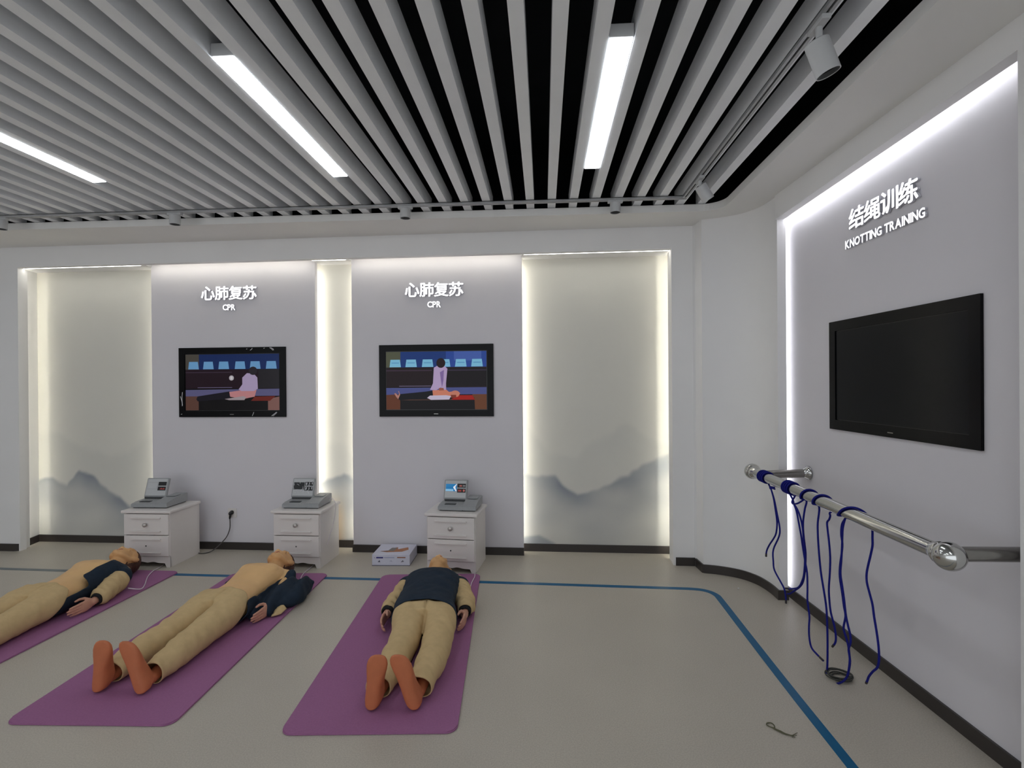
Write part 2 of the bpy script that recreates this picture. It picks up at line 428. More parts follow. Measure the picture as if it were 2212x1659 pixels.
prism(bm, [(rwx(FX0-BT,2.0),2.0), (rwx(FX0,2.0),2.0), (rwx(FX0,YB),YB), (rwx(FX0-BT,YB),YB)], 0, BH)
struct('baseboard_right', bm, M_base)
# light strips in the coves
def strip(par, pts8, m, M=None):
    bm = bmesh.new(); box(bm, *pts8); return obj('light_strip', bm, m, par, M=M)
for x0, x1 in ((-3.70, -2.15), (-1.73, -.22)): strip(wall_back, (x0, x1, .064, .074, NZ+.004, NZ+.014), M_cove, MB)          # header over the panels
for x0, x1 in ((-4.98, -3.76), (-2.09, -1.78), (-.16, 1.18)): strip(wall_back, (x0, x1, .062, .072, NZ+.0008, NZ+.0025), M_coveU, MB)
strip(wall_back, (NR+.055, NR+.067, .064, .074, .07, NZ), M_cove3, MB)
strip(wall_back, (NL-.050, NL-.042, .064, .072, .07, NZ), M_cove3, MB)
bm = bmesh.new()
box(bm, NR+.004, NR+.008, .06, .165, 0, NZ); box(bm, NL-.038, NL-.034, .06, .122, 0, NZ)
for x0, x1 in ((-5.0, -3.75), (-2.10, -1.77), (-.17, 1.19)): box(bm, x0, x1, .073, .0745, NZ, NZ+.0048)
obj('cove_lip', bm, M_wall, wall_back, M=MB)
for x in (-3.70, -2.147, -1.728, -.223):
    strip(wall_back, (x-.005, x+.005, .052, .060, .07, 2.64), M_cove3, bk(4.65))
bm = bmesh.new()
prism(bm, [(1.720,3.862), (1.726,3.862), (1.726,3.874), (1.720,3.874)], .07, 2.69)
ob_ = bmesh.new(); prism(ob_, [(1.7185,3.80), (1.734,3.824), (1.734,3.826), (1.7185,3.826)], 0, 2.69); obj('cove_lip', ob_, M_wall, wall_right)
obj('light_strip', bm, M_cove2, wall_right)
bm = bmesh.new()
prism(bm, [(rwx(FX1+.001,3.80),3.80), (rwx(FX1+.007,3.80),3.80), (rwx(FX1+.007,1.96),1.96), (rwx(FX1+.001,1.96),1.96)], lambda y: zh(y)+.022, 2.765)
obj('light_strip', bm, M_cove2, wall_right)

# ------------------------------------------------------------------ ceiling lamps, track, spots
def lamp(x, y0, y1, label, group='linear lamps between the ceiling slats'):
    t = thing('linear_lamp', label, 'ceiling lamp', (x, (y0+y1)/2, ZSL), 0, group)
    L = (y1-y0)/2
    bm = rbox(-.050, .050, -L-.012, L+.012, .002, .055, .003, 1)
    obj('housing', bm, M_spot, t)
    bm = rbox(-.046, .046, -L, L, -.003, .001, 0); obj('diffuser', bm, M_led, t)
    return t
lamp(.320, 2.095, 3.345, 'lit white linear lamp in the dark slat gap, rightmost of three in view')
lamp(-1.325, 2.095, 3.345, 'lit white linear lamp in the slat ceiling, middle of the three in view')
lamp(-2.965, 2.06, 3.31, 'lit white linear lamp cut by the left edge of the photo')
for x in (-4.615,): lamp(x, 2.06, 3.31, 'lit linear lamp beyond the left edge of the photo')
for x, q in ((.320, 'rightmost'), (-1.325, 'second from the right'), (-2.97, 'third from the right'), (-4.615, 'leftmost')): lamp(x, -.9, .35, 'unseen linear lamp added for light behind the camera, '+q, 'unseen linear lamps added behind the camera')  # unseen row, added to give the room more light
t = thing('lighting_track', 'pale metal L-shaped lighting track running along the back and right of the slats', 'lighting track', (1.05, 3.905, 2.905))
bm = bmesh.new()
box(bm, -7.0, .018, -.018, -.005, -.004, .015); box(bm, -7.0, .018, .005, .018, -.004, .015); box(bm, -7.0, .018, -.018, .018, .011, .015)
box(bm, -.018, -.005, -6.0, -.018, -.004, .015); box(bm, .005, .018, -6.0, -.018, -.004, .015); box(bm, -.018, .018, -6.0, -.018, .011, .015)
obj('rail', bm, M_track, t)
bm = bmesh.new(); box(bm, -7.0, 0, -.005, .005, .006, .011); box(bm, -.005, .005, -6.0, 0, .006, .011); obj('slot', bm, M_dgrey, t)
def spot(x, y, tilt, rz, label, L=.115, along='y', drop=.035, R=.039, ox=0):
    t = thing('track_spotlight', label, 'spotlight', (x, y, 2.902), rz, 'white cylinder spotlights on the track')
    d = .018 if along == 'y' else .018
    ad = (-.017, .017, -.055, .055) if along == 'y' else (-.055, .055, -.017, .017)
    R0 = Matrix.Rotation(-rz, 4, 'Z')
    bm = rbox(*ad, -.018, .001, .003); obj('adapter', bm, M_spot, t, M=R0)
    bm = bmesh.new(); lathe(bm, [(0,-.018),(.012,-.018),(.012,-.018-drop),(0,-.018-drop)], 14); obj('stem', bm, M_spot, t)
    T = Matrix.Translation((ox, 0, -.018-drop+.004)) @ Matrix.Rotation(tilt, 4, 'Y')
    bm = bmesh.new(); r = R
    lathe(bm, [(0,.0),(r-.004,0),(r,-.004),(r,-L),(r-.003,-L),(r-.003,-L+.012)], 32); autosmooth(obj('lamp_body', bm, M_spot, t, M=T))
    bm = bmesh.new(); lathe(bm, [(r-.003,-L+.002),(r-.010,-L+.012),(.016,-L+.035),(0,-L+.035)], 24); obj('reflector', bm, M_dgrey, t, smooth=True, M=T)
    bm = bmesh.new(); lathe(bm, [(r-.002,-L+.013),(.014,-L+.020),(0,-L+.020)], 20); obj('lens', bm, M_black, t, M=T)
spot(1.05, 2.03, radians(-20), 0, 'large white cylinder spotlight nearest the camera, tilted toward the right wall', .128, R=.043, drop=.058, ox=-.010)
spot(1.05, 3.52, radians(-34), radians(15), 'white cylinder spotlight at the far right corner of the track, tilted right', .11)
for x, lb in ((.544, 'small white spotlight pointing down, right of the right lit sign'), (-1.043, 'small white spotlight pointing down, above the right CPR sign'), (-2.877, 'small white spotlight pointing down, above the left CPR panel'), (-4.33, 'small white spotlight at the left end of the back track, cut by the frame')):
    spot(x, 3.905, 0, 0, lb, .075, 'x', .001)

# ------------------------------------------------------------------ tape on the floor
def ribbon(pts, wd, z=.0012, zt=.0006):
    bm = bmesh.new(); pts = catmull([(x, y, 0) for x, y in pts], 6); L = []
    for i, p in enumerate(pts):
        d = (pts[min(i+1,len(pts)-1)]-pts[max(i-1,0)]).normalized(); n = Vector((-d.y, d.x, 0))*wd/2
        L.append([bm.verts.new(p+n+Vector((0,0,z))), bm.verts.new(p-n+Vector((0,0,z))), bm.verts.new(p-n+Vector((0,0,.0002))), bm.verts.new(p+n+Vector((0,0,.0002)))])
    for a, b in zip(L, L[1:]):
        for k in range(4): bm.faces.new((a[k], a[(k+1)%4], b[(k+1)%4], b[k]))
    return bm
tag(obj('floor_tape', ribbon([(-3.25,4.082),(-2.75,4.062),(-1.54,4.04),(-.5,4.012),(.4,3.975),(.95,3.952),(1.12,3.94),(1.20,3.905),(1.238,3.84),(1.243,3.75),(1.235,3.3),(1.226,2.7),(1.224,2.15),(1.222,0),(1.22,-2.5)], .046), M_tape),
    'blue tape line on the floor turning the corner toward the right wall', 'tape')
tag(obj('floor_tape', ribbon([(-6.9,4.25),(-5.2,4.17),(-4.64,4.14),(-3.6,4.10),(-3.26,4.083)], .046), M_tapeg),
    'dull grey tape line on the floor behind the leftmost manikin', 'tape')

# ------------------------------------------------------------------ exercise mats
def exmat(cx, cy, L, wd, rz, label, MT=.010):
    r = .05; pts = []
    for sx, sy, a0 in ((1,1,0),(-1,1,pi/2),(-1,-1,pi),(1,-1,3*pi/2)):
        for k in range(7):
            a = a0+pi/2*k/6; pts.append((sx*(wd/2-r)+r*cos(a), sy*(L/2-r)+r*sin(a)))
    bm = bmesh.new(); prism(bm, pts, .0015, MT)
    top = [e for e in bm.edges if all(v.co.z > MT-1e-5 for v in e.verts)]
    bmesh.ops.bevel(bm, geom=top, offset=.004, segments=2, affect='EDGES')
    o = obj('exercise_mat', bm, M_mat); o.location = (cx, cy, 0); o.rotation_euler.z = rz
    tag(o, label, 'mat', 'purple exercise mats on the floor'); autosmooth(o, 40); return o
exmat(-.848, 3.19, 1.90, .785, radians(3.8), 'purple foam mat under the manikin in the closed navy jacket')
exmat(-2.122, 3.175, 1.875, .79, radians(1.9), 'purple foam mat under the bare-chested manikin with bunched jacket, middle of three')
exmat(-3.43, 3.19, 1.88, .79, radians(-1.0), 'purple foam mat cut by the left photo edge, leftmost of three')

# ------------------------------------------------------------------ televisions
def picture(polys, W, H, y=0.0):
    me = bpy.data.meshes.new('picture'); V = []; F = []; cols = []
    for i, (pts, col) in enumerate(polys):
        b = len(V); yy = y-.0004*i/len(polys)*6
        for px, py in pts: V.append(((px-.5)*W, yy, (.5-py)*H)); cols.append((*lin(col), 1))
        F.append(tuple(range(b, b+len(pts))))
    me.from_pydata(V, [], F)
    ca = me.color_attributes.new('Col', 'FLOAT_COLOR', 'POINT'); ca.data.foreach_set('color', [q for c in cols for q in c])
    return me
def rect(x0, y0, x1, y1, c): return ([(x0,y0),(x0,y1),(x1,y1),(x1,y0)], c)
def ell(cx, cy, rx, ry, c, n=18): return ([(cx+rx*cos(-2*pi*k/n), cy+ry*sin(-2*pi*k/n)) for k in range(n)][::-1], c)
def fixpoly(pts):   # make winding face -y
    A = sum(pts[i][0]*pts[(i+1)%len(pts)][1]-pts[(i+1)%len(pts)][0]*pts[i][1] for i in range(len(pts)))
    return pts if A < 0 else pts[::-1]
def scene_pic(kind):
    if kind == 2:
        P = [rect(0,0,1,1,(10,9,11)), rect(0,0,1,.28,(22,50,110)), rect(.60,0,1,.28,(38,66,140)), rect(.68,0,.95,.16,(64,88,158)), rect(0,0,.145,.27,(78,80,62)),
             rect(0,.27,1,.62,(28,16,20)), rect(.46,.30,1,.60,(19,13,17)), rect(0,.315,.46,.335,(56,40,56)), rect(.62,.315,1,.335,(50,40,58)), rect(.13,.59,.45,.60,(110,100,130)),
             ([(0,.625),(1,.62),(1,.74),(0,.745)],(70,76,128)), ([(0,.745),(.14,.735),(.15,1),(0,1)],(92,50,32)), ([(.86,.74),(1,.74),(1,1),(.87,1)],(98,58,36)),
             ([(.14,.80),(.88,.80),(.885,1),(.14,1)],(15,12,15)), ([(.72,.755),(.86,.755),(.885,.835),(.64,.835)],(152,24,16)), ([(.15,.83),(.66,.825),(.66,.835),(.15,.84)],(90,60,50))]
        for i, x in enumerate((.035,.195,.36,.53,.69,.85)):
            P.append(([(x+.01,.135),(x+.105,.135),(x+.115,.265),(x,.265)],(118,178,206)))
            P.append(rect(x+.02,.185,x+.095,.20,(82,140,186)))
        P += [([(.12,.735),(.40,.69),(.50,.665),(.50,.80),(.14,.84),(.11,.80)],(13,14,20)), ([(.08,.72),(.095,.715),(.12,.76),(.13,.72),(.12,.68),(.128,.68),(.14,.74),(.12,.82),(.10,.78)],(170,120,110)),
              ([(.465,.67),(.60,.655),(.63,.70),(.70,.68),(.74,.72),(.72,.78),(.66,.80),(.60,.76),(.47,.76)],(196,120,96)), ell(.69,.73,.045,.055,(190,118,98)), ([(.645,.75),(.70,.75),(.70,.80),(.645,.80)],(120,50,36)),
              ([(.41,.80),(.44,.76),(.60,.755),(.65,.77),(.63,.83),(.45,.835)],(190,180,200)),
              ([(.48,.28),(.52,.24),(.58,.24),(.615,.30),(.60,.55),(.60,.66),(.56,.67),(.55,.62),(.50,.67),(.44,.66),(.47,.55)],(172,150,186)),
              ([(.54,.36),(.58,.32),(.575,.5),(.56,.62),(.55,.5)],(122,98,150)), ell(.55,.20,.045,.085,(30,16,18)), ([(.53,.63),(.575,.63),(.58,.67),(.53,.675)],(150,84,66))]
    else:
        P = [rect(0,0,1,1,(15,12,15)), rect(0,0,1,.27,(24,40,84)), rect(0,0,.145,.27,(70,66,60)), rect(0,.27,1,.61,(32,20,28)), rect(.78,.27,1,.61,(34,32,36)),
             rect(0,.315,.5,.33,(56,44,58)), rect(.13,.59,.5,.60,(100,92,120)), ([(0,.635),(1,.62),(1,.745),(0,.75)],(84,82,116)),
             ([(0,.75),(.14,.75),(.14,1),(0,1)],(84,58,50)), ([(.88,.80),(1,.76),(1,1),(.88,1)],(118,84,78)), ([(.14,.83),(.88,.82),(.88,1),(.14,1)],(16,14,16)),
             ([(.74,.76),(.96,.75),(.90,.835),(.70,.835)],(96,34,28))]
        for x in (.03,.19,.355,.53,.69,.86):
            P.append(([(x+.01,.13),(x+.105,.13),(x+.115,.265),(x,.265)],(98,144,184)))
        P += [([(.13,.75),(.45,.67),(.475,.665),(.475,.80),(.13,.84),(.115,.80)],(24,22,30)), ([(.47,.675),(.58,.65),(.62,.62),(.76,.64),(.74,.76),(.62,.80),(.48,.76)],(176,120,122)),
              ([(.42,.80),(.62,.75),(.65,.77),(.63,.82),(.47,.82)],(150,138,142)), ell(.495,.425,.026,.046,(168,162,168)), ell(.495,.425,.012,.03,(196,192,196)),
              ([(.61,.42),(.66,.34),(.73,.35),(.77,.42),(.775,.62),(.73,.66),(.60,.66),(.57,.63),(.61,.54)],(158,142,172)), ell(.725,.30,.045,.075,(38,34,40))]
    return [(fixpoly(p), c) for p, c in P]
def tv(M, label, kind):
    t = thing('television', label, 'television', (0,0,0), 0, 'wall televisions'); t.matrix_world = M
    W, H, bz = 1.055, .655, .058
    bm = bmesh.new()
    box(bm, -W/2, W/2, -.014, 0, H/2-bz, H/2); box(bm, -W/2, W/2, -.014, 0, -H/2, -H/2+bz)
    box(bm, -W/2, -W/2+bz, -.014, 0, -H/2+bz, H/2-bz); box(bm, W/2-bz, W/2, -.014, 0, -H/2+bz, H/2-bz)
    obj('bezel', bm, M_bezel, t)
    bm = bmesh.new(); w2, h2 = W/2-bz, H/2-bz
    box(bm, -w2, w2, -.006, 0, -h2, h2); obj('back_plate', bm, M_black, t)
    if kind: obj('screen', picture(scene_pic(kind), 2*w2-.012, 2*h2-.012, -.0075), M_screen, t)
    else:
        bm = bmesh.new(); box(bm, -w2+.004, w2-.004, -.0085, -.0062, -h2+.004, h2-.004); obj('screen', bm, M_screen_off, t)
    bm = bmesh.new(); box(bm, -.02, .02, -.0155, -.014, -H/2+.022, -H/2+.027); o = obj('badge', bm, M_chromed, t)
    return t
tv(bk(4.649) @ Matrix.Translation((-2.925, 0, 1.576)), 'dark wall television showing a CPR lesson with kneeling helper, left screen', 1)
t = [o for o in C.objects if o.name == 'television'][0]
bm = bmesh.new()
for P in (((.675,.045),(.69,.03),(.695,.015)), ((.64,.03),(.648,.022)), ((.855,.012),(.875,.03),(.885,.05)), ((.865,.01),(.888,.03),(.893,.05)), ((.80,.022),(.81,.016)), ((.035,.64),(.03,.74),(.035,.83)), ((.015,.70),(.03,.78),(.032,.84)), ((.02,.96),(.03,.955)), ((.69,.985),(.70,.95),(.705,.93)), ((.87,.985),(.90,.95),(.915,.93)), ((.885,.985),(.92,.935))):
    tube(bm, [((u-.5)*1.055, -.0150, (.5-v)*.655) for u, v in P], .0022, 5, 3)
o = obj('film_crease', bm, mat('film', (235,235,240), .15, noise_amt=.02), t); o['kind'] = 'stuff'
tv(bk(4.649) @ Matrix.Translation((-.975, 0, 1.577)), 'wall television with brighter CPR lesson, helper in white leaning over manikin, right of two', 2)
MR = lambda y, z, d=0: Matrix.Translation((rwx(PX-.001-d, y), y, z)) @ Matrix.Rotation(-pi/2+.044, 4, 'Z')
tv(MR(2.795, 1.58), 'switched-off black wall television on the right wall above the steel rail', 0)

# ------------------------------------------------------------------ lit signs
def glyph(ch, size, ext, bold):
    cu = bpy.data.curves.new('g', 'FONT'); cu.body = ch; cu.size = size; cu.extrude = ext; cu.offset = bold; cu.resolution_u = 3
    o = bpy.data.objects.new('g', cu); C.objects.link(o)
    dg = bpy.context.evaluated_depsgraph_get(); dg.update()
    me = bpy.data.meshes.new_from_object(o.evaluated_get(dg)); bpy.data.objects.remove(o); bpy.data.curves.remove(cu)
    xs = [v.co.x for v in me.vertices]; ys = [v.co.y for v in me.vertices]
    return me, (min(xs), max(xs), min(ys), max(ys)) if xs else None
def two_tone(o):
    me = o.data; me.materials.append(M_signside)
    ymin = min(v.co.y for v in me.vertices)
    for p in me.polygons: p.material_index = 0 if abs(p.normal.y) > .9 and p.center.y < ymin+.002 else 1
    return o
def sign(M, label, cjk, latin, wc, hc, zc, wl, hl, zl, slant=0):
    """cjk line centred at zc (width wc, height hc), latin line centred at zl"""
    t = thing('lit_sign', label, 'sign', (0,0,0)); t.matrix_world = M
    R90 = Matrix.Rotation(pi/2, 4, 'X'); n = len(cjk); cell = wc/n
    for i, ch in enumerate(cjk):
        me, (a, b, c, d) = glyph(ch, .14, .007, 0)
        sx = cell*.95/(b-a); sz = hc/(d-c)
        me.transform(Matrix.Translation((-wc/2+cell*(i+.5), -.010, zc)) @ R90 @ Matrix.Diagonal((sx, sz, 1, 1)) @ Matrix.Translation((-(a+b)/2, -(c+d)/2, 0)))
        bm = bmesh.new()
        for q, (ddx, ddz) in enumerate(((0,0),(.0036,0),(-.0036,0),(0,.0022),(0,-.0022),(.0026,.0016),(-.0026,-.0016))):
            m2 = me.copy(); m2.transform(Matrix.Translation((ddx, -.00004*q, ddz))); bm.from_mesh(m2); bpy.data.meshes.remove(m2)
        bpy.data.meshes.remove(me); 
        me = bpy.data.meshes.new('character'); bm.to_mesh(me); bm.free()
        two_tone(obj('character', me, M_sign, t))
    gl = []; x = 0
    for ch in latin:
        if ch == ' ': x += .30; continue
        me, (a, b, c, d) = glyph(ch, 1.0, .0, .028)
        bpy.data.meshes.remove(me)
        gl.append((ch, x, b-a)); x += (b-a)+.055
    tot = x-.055; sc = wl/tot
    for ch, gx, gw in gl:
        me, (a, b, c, d) = glyph(ch, 1.0, .12, .028)
        me.transform(Matrix.Translation((-wl/2+gx*sc, -.009, zl-hl/2)) @ R90 @ Matrix.Diagonal((sc, hl/(d-c), .05, 1)) @ Matrix.Translation((-a, -c, 0)))
        two_tone(obj('letter', me, M_sign, t))
sign(bk(4.649) @ Matrix.Translation((-2.945,0,0)), 'glowing white CPR sign with four Chinese characters, on the left panel', '心肺复苏', 'CPR', .55, .125, 2.415, .125, .055, 2.280)
sign(bk(4.649) @ Matrix.Translation((-.985,0,0)), 'glowing white CPR sign with four Chinese characters, on the right panel', '心肺复苏', 'CPR', .54, .125, 2.403, .125, .055, 2.268)
sign(MR(2.856, 0), 'glowing white KNOTTING TRAINING sign with four Chinese characters on the right wall', '结绳训练', 'KNOTTING TRAINING', .525, .115, 2.474, .60, .048, 2.341)

# ------------------------------------------------------------------ cabinets
def cabinet(x, y, rz, label):
    t = thing('bedside_cabinet', label, 'cabinet', (x, y, 0), rz, 'white bedside cabinets')
    W, D, H = .41, .37, .485; hw = W/2; y0 = -D/2
    bm = bmesh.new()
    box(bm, -hw, -hw+.016, y0, D/2, 0, H-.022); box(bm, hw-.016, hw, y0, D/2, 0, H-.022)
    box(bm, -hw+.016, hw-.016, D/2-.012, D/2, .02, H-.022); box(bm, -hw+.016, hw-.016, y0+.02, D/2-.012, .085, .10)
    obj('carcass', bm, M_white, t)
    bm = rbox(-hw-.018, hw+.018, y0-.022, D/2, H-.024, H, .006); obj('top', bm, M_white, t)
    # plinth with scalloped lower edge
    pts = [(-hw, .092), (-hw, 0), (-hw+.035, 0)]
    n = 26; xa, xb = -hw+.035, hw-.035
    for k in range(n+1):
        u = k/n; zz = .030+.014*(1-abs(2*u-1))**.5 + .006*cos(2*pi*u*3)*(1-abs(2*u-1))
        if k in (0, n): zz = .004
        pts.append((xa+(xb-xa)*u, zz))
    pts += [(hw-.035, 0), (hw, 0), (hw, .092)]
    obj('plinth', extr(pts, .014, Matrix.Translation((0, y0-.002, 0))), M_white, t)
    for z0, z1, kn in ((.098, .272, 0), (.278, .455, 1)):
        bm = rbox(-hw+.006, hw-.006, y0-.016, y0+.002, z0, z1, .003, 1)
        dr = obj('drawer', bm, M_white, t)
        # raised field with a routed groove round it
        zc = (z0+z1)/2; bm = bmesh.new(); a, b = .135, .052
        for sz in (-1, 1):
            vs = box(bm, -a, a, y0-.029, y0-.015, min(zc+sz*b, zc+sz*(b+.010)), max(zc+sz*b, zc+sz*(b+.010)))
        bmesh.ops.bevel(bm, geom=bm.edges[:], offset=.003, segments=2, affect='EDGES')
        obj('moulding', bm, M_white, dr)
        bm = bmesh.new(); T = Matrix.Translation((0, y0-.016, zc)) @ Matrix.Rotation(pi/2, 4, 'X')
        if kn: lathe(bm, [(0,0),(.007,0),(.007,.010),(.017,.014),(.018,.021),(.012,.027),(0,.028)], 18, T)
        else: lathe(bm, [(0,0),(.006,0),(.006,.002),(0,.002)], 12, T)
        obj('knob' if kn else 'screw_hole', bm, mat('knob_pale', (186,182,178), .3, metal=.5, noise_amt=.1) if kn else M_dgrey, dr, smooth=bool(kn))
    return t
cabinet(-.744, 4.388, radians(-6), 'white two-drawer cabinet beside the cardboard box, rightmost')
cabinet(-2.083, 4.445, radians(-1.5), 'white two-drawer cabinet with the plastic-wrapped console, middle')
cabinet(-3.385, 4.415, radians(-.5), 'white two-drawer cabinet behind the leftmost manikin')

def console(x, y, rz, label, mode):
    t = thing('training_console', label, 'training console', (x, y, .486), rz, 'grey flip-top training consoles')
    W, D = .325, .27; hw = W/2; y0 = -D/2
    bm = bmesh.new()
    # wedge base: low in front, higher at the back, right third raised
    prof = [(0, .006), (0, .038), (.05, .046), (D, .060), (D, .006)]
    def wedge(xa, xb, prof):
        a = [bm.verts.new((xa, y0+d, z)) for d, z in prof]; b = [bm.verts.new((xb, y0+d, z)) for d, z in prof]
        bm.faces.new(a); bm.faces.new(b[::-1]); n = len(prof)
        for i in range(n): bm.faces.new((a[i], b[i], b[(i+1)%n], a[(i+1)%n]))
    wedge(-hw, hw-.115, prof)
    wedge(hw-.115, hw, [(0, .006), (0, .042), (.05, .056), (.12, .072), (D, .082), (D, .006)])
    bmesh.ops.bevel(bm, geom=[e for e in bm.edges if e.calc_length() > .05], offset=.004, segments=2, affect='EDGES')
    obj('base', bm, M_grey, t)
    bm = rbox(-hw+.012, hw-.012, y0+.012, D/2-.012, 0, .008, 0); obj('foot_pad', bm, M_black, t)
    bm = rbox(-.115, -.02, y0+.035, y0+.075, .043, .050, .002, 1); obj('printer_slot', bm, M_dgrey, t)
    bm = rbox(.062, .145, -.005, .075, .076, .083, .003, 1); obj('side_lid', bm, M_grey, t)
    bm = bmesh.new(); lathe(bm, [(0,-.09),(.008,-.09),(.008,.09),(0,.09)], 12, Matrix.Translation((-.05,.0,.062)) @ Matrix.Rotation(pi/2, 4, 'Y')); obj('hinge', bm, M_dgrey, t)
    # upright lid holding the screen
    T = Matrix.Translation((-.05, .0, .058)) @ Matrix.Rotation(radians(-17), 4, 'X')
    bm = rbox(-.103, .103, -.004, .020, .006, .178, .008); lid = obj('lid', bm, M_grey, t, M=T)
    mm = M_grey
    face = rbox(-.093, .093, -.0065, -.003, .022, .168, .002, 1); obj('face_plate', face, mat('face_light', (188,190,192), .4, noise_amt=.01), lid, M=T)
    if mode == 'on':
        polys = [rect(0,0,1,1,(36,120,176)), ([(.0,.72),(.7,.72),(.7,.98),(.0,.98)],(140,190,220)), rect(.0,.45,.72,.5,(20,90,150)), ([(.66,.45),(.95,.02),(1,.02),(.86,.45),(1,.98),(.9,.98)],(235,240,245))]
        sm = M_screen
    else:
        polys = [rect(0,0,1,1,(44,46,50) if mode == 'wrap' else (176,178,180)), rect(.05,.08,.95,.92,(30,32,36) if mode == 'wrap' else (190,192,194))]
        sm = M_print
    polys = [(fixpoly(p), c) for p, c in polys]
    obj('screen', picture(polys, .098, .062), sm, lid, M=T @ Matrix.Translation((-.038, -.0075, .108)))
    for zc, red in ((.126, 0), (.084, 1)):
        P = [rect(0,0,1,1,(26,26,28))]
        if mode == 'on':
            P += [rect(.25,.35,.55,.75,(200,110,100)), rect(.65,.35,.95,.75,(150,146,146))] if not red else [rect(.12,.3,.5,.75,(190,70,60)), ell(.8,.5,.12,.3,(226,120,110))]
        elif red and mode == 'off': P += [([(.25,.7),(.45,.3),(.6,.55),(.8,.3),(.9,.75)],(178,70,64))]
        elif mode == 'wrap': P += [([(.1,.1),(.3,.2),(.2,.9),(.1,.8)],(200,200,204)), ([(.5,.1),(.62,.3),(.56,.9),(.5,.6)],(190,190,196)), ([(.8,.2),(.95,.1),(.9,.8)],(206,206,210))]
        P = [(fixpoly(p), c) for p, c in P]
        obj('button_panel', picture(P, .075, .034), M_print, lid, M=T @ Matrix.Translation((.052, -.0075, zc)))
    if mode == 'wrap':     # crumpled clear film over the screen
        bm = bmesh.new()
        for k in range(16):
            x0 = random.uniform(-.09, .08); z0 = random.uniform(.03, .16); l = random.uniform(.01, .03); a = random.uniform(0, pi)
            tube(bm, [(x0, -.009, z0), (x0+cos(a)*l*.5, -.011, z0+sin(a)*l*.5+.003), (x0+cos(a)*l, -.009, z0+sin(a)*l)], .0011, 5, 2)
        o = obj('plastic_film', bm, mat('film', (235,235,240), .15, noise_amt=.02), lid, M=T); o['kind'] = 'stuff'
    return t
console(-.715, 4.405, radians(-5), 'grey training console with its blue screen lit, right cabinet', 'on')
console(-2.085, 4.455, radians(-1), 'grey training console with plastic-wrapped screen, middle cabinet', 'wrap')
console(-3.425, 4.43, 0, 'grey training console with blank pale screen, left cabinet', 'off')

# ------------------------------------------------------------------ cardboard box
t = thing('cardboard_box', 'flat white printed cardboard box on the floor left of the right cabinet', 'box', (-1.312, 4.485, 0), radians(1.5))
bm = rbox(-.162, .162, -.143, .143, .001, .095, .002, 1); obj('carton', bm, M_card, t)
bm = bmesh.new(); box(bm, -.163, .163, -.144, .144, .0, .004); obj('bottom_edge', bm, mat('carton_navy', (36,34,70), .6, noise_amt=.05), t)
P = [([(.05,.80),(.35,.70),(.40,.40),(.55,.30),(.60,.55),(.9,.30),(.97,.60),(.80,.85),(.3,.92)],(170,112,74)), ([(.30,.75),(.36,.38),(.55,.36),(.50,.80)],(120,116,112)), ([(.08,.86),(.30,.74),(.32,.84)],(110,70,50))]
obj('top_print', picture([(fixpoly(p), c) for p, c in P], .26, .22), M_print, t, M=Matrix.Translation((.0,.01,.0955)) @ Matrix.Rotation(-pi/2, 4, 'X'))
P = [rect(.08,.20,.28,.34,(40,38,120)), rect(.30,.24,.6,.29,(120,130,180)), rect(.68,.20,.92,.30,(150,92,60)), ([(.12,.7),(.18,.5),(.2,.72)],(90,90,110)), ([(.45,.6),(.52,.5),(.55,.7)],(180,180,200)), ([(.78,.72),(.84,.5),(.88,.66)],(120,116,130)), rect(.03,.24,.05,.30,(100,100,140))]
obj('front_print', picture([(fixpoly(p), c) for p, c in P], .30, .085), M_print, t, M=Matrix.Translation((0,-.1436,.049)))

# ------------------------------------------------------------------ socket, plug, cables
t = thing('wall_socket', 'white wall socket holding a black plug on the left panel', 'socket', (0,0,0)); t.matrix_world = bk(4.649) @ Matrix.Translation((-2.936, 0, .345))
obj('face_plate', rbox(-.043, .043, -.008, 0, -.043, .043, .003), M_white, t)
t = thing('power_cable', 'grey power cable with black plug hanging from the socket to the floor', 'cable', (0,0,0))
yb = 4.649+.0705
bm = bmesh.new(); capsule(bm, (-2.936, yb-.012, .350), .020, (-2.936, yb-.034, .345), .017, 16); capsule(bm, (-2.938, yb-.030, .340), .013, (-2.946, yb-.028, .300), .008, 12)
obj('plug', bm, M_black, t, smooth=True)
bm = bmesh.new(); tube(bm, [(-2.946,yb-.028,.305),(-2.942,yb-.030,.26),(-2.944,yb-.034,.20),(-2.97,yb-.04,.13),(-3.02,yb-.05,.07),(-3.06,yb-.09,.025),(-3.10,4.60,.006),(-3.15,4.575,.0052),(-3.20,4.60,.0052),(-3.235,4.64,.0052)], .0048, 8, 5)
obj('cord', bm, M_cordg, t, smooth=True)
def cable(label, pts, r, m, name='cable'):
    bm = bmesh.new(); tube(bm, pts, r, 8, 5); return tag(obj(name, bm, m, smooth=True), label, 'cable')
MTH = .012
cable('short grey cable on the floor by the left foot of the middle cabinet', [(-2.338,4.60,.005),(-2.352,4.56,.005),(-2.345,4.50,.005),(-2.330,4.46,.005),(-2.322,4.50,.005)], .004, M_cordg)
cable('thin white cable from the right cabinet to the sleeve of the navy-jacketed manikin', [(-.565,4.20,.004),(-.563,4.15,.018),(-.555,4.08,.0155),(-.562,3.95,.0155),(-.556,3.82,.018),(-.548,3.70,.030),(-.556,3.60,.075),(-.572,3.53,.118)], .0035, M_cordw)
cable('thin white cable from the middle cabinet to the bunched jacket', [(-1.985,4.40,.004),(-1.972,4.25,.004),(-1.955,4.10,.016),(-1.925,3.98,.0155),(-1.87,3.86,.018),(-1.80,3.76,.040),(-1.79,3.70,.07)], .0035, M_cordw)
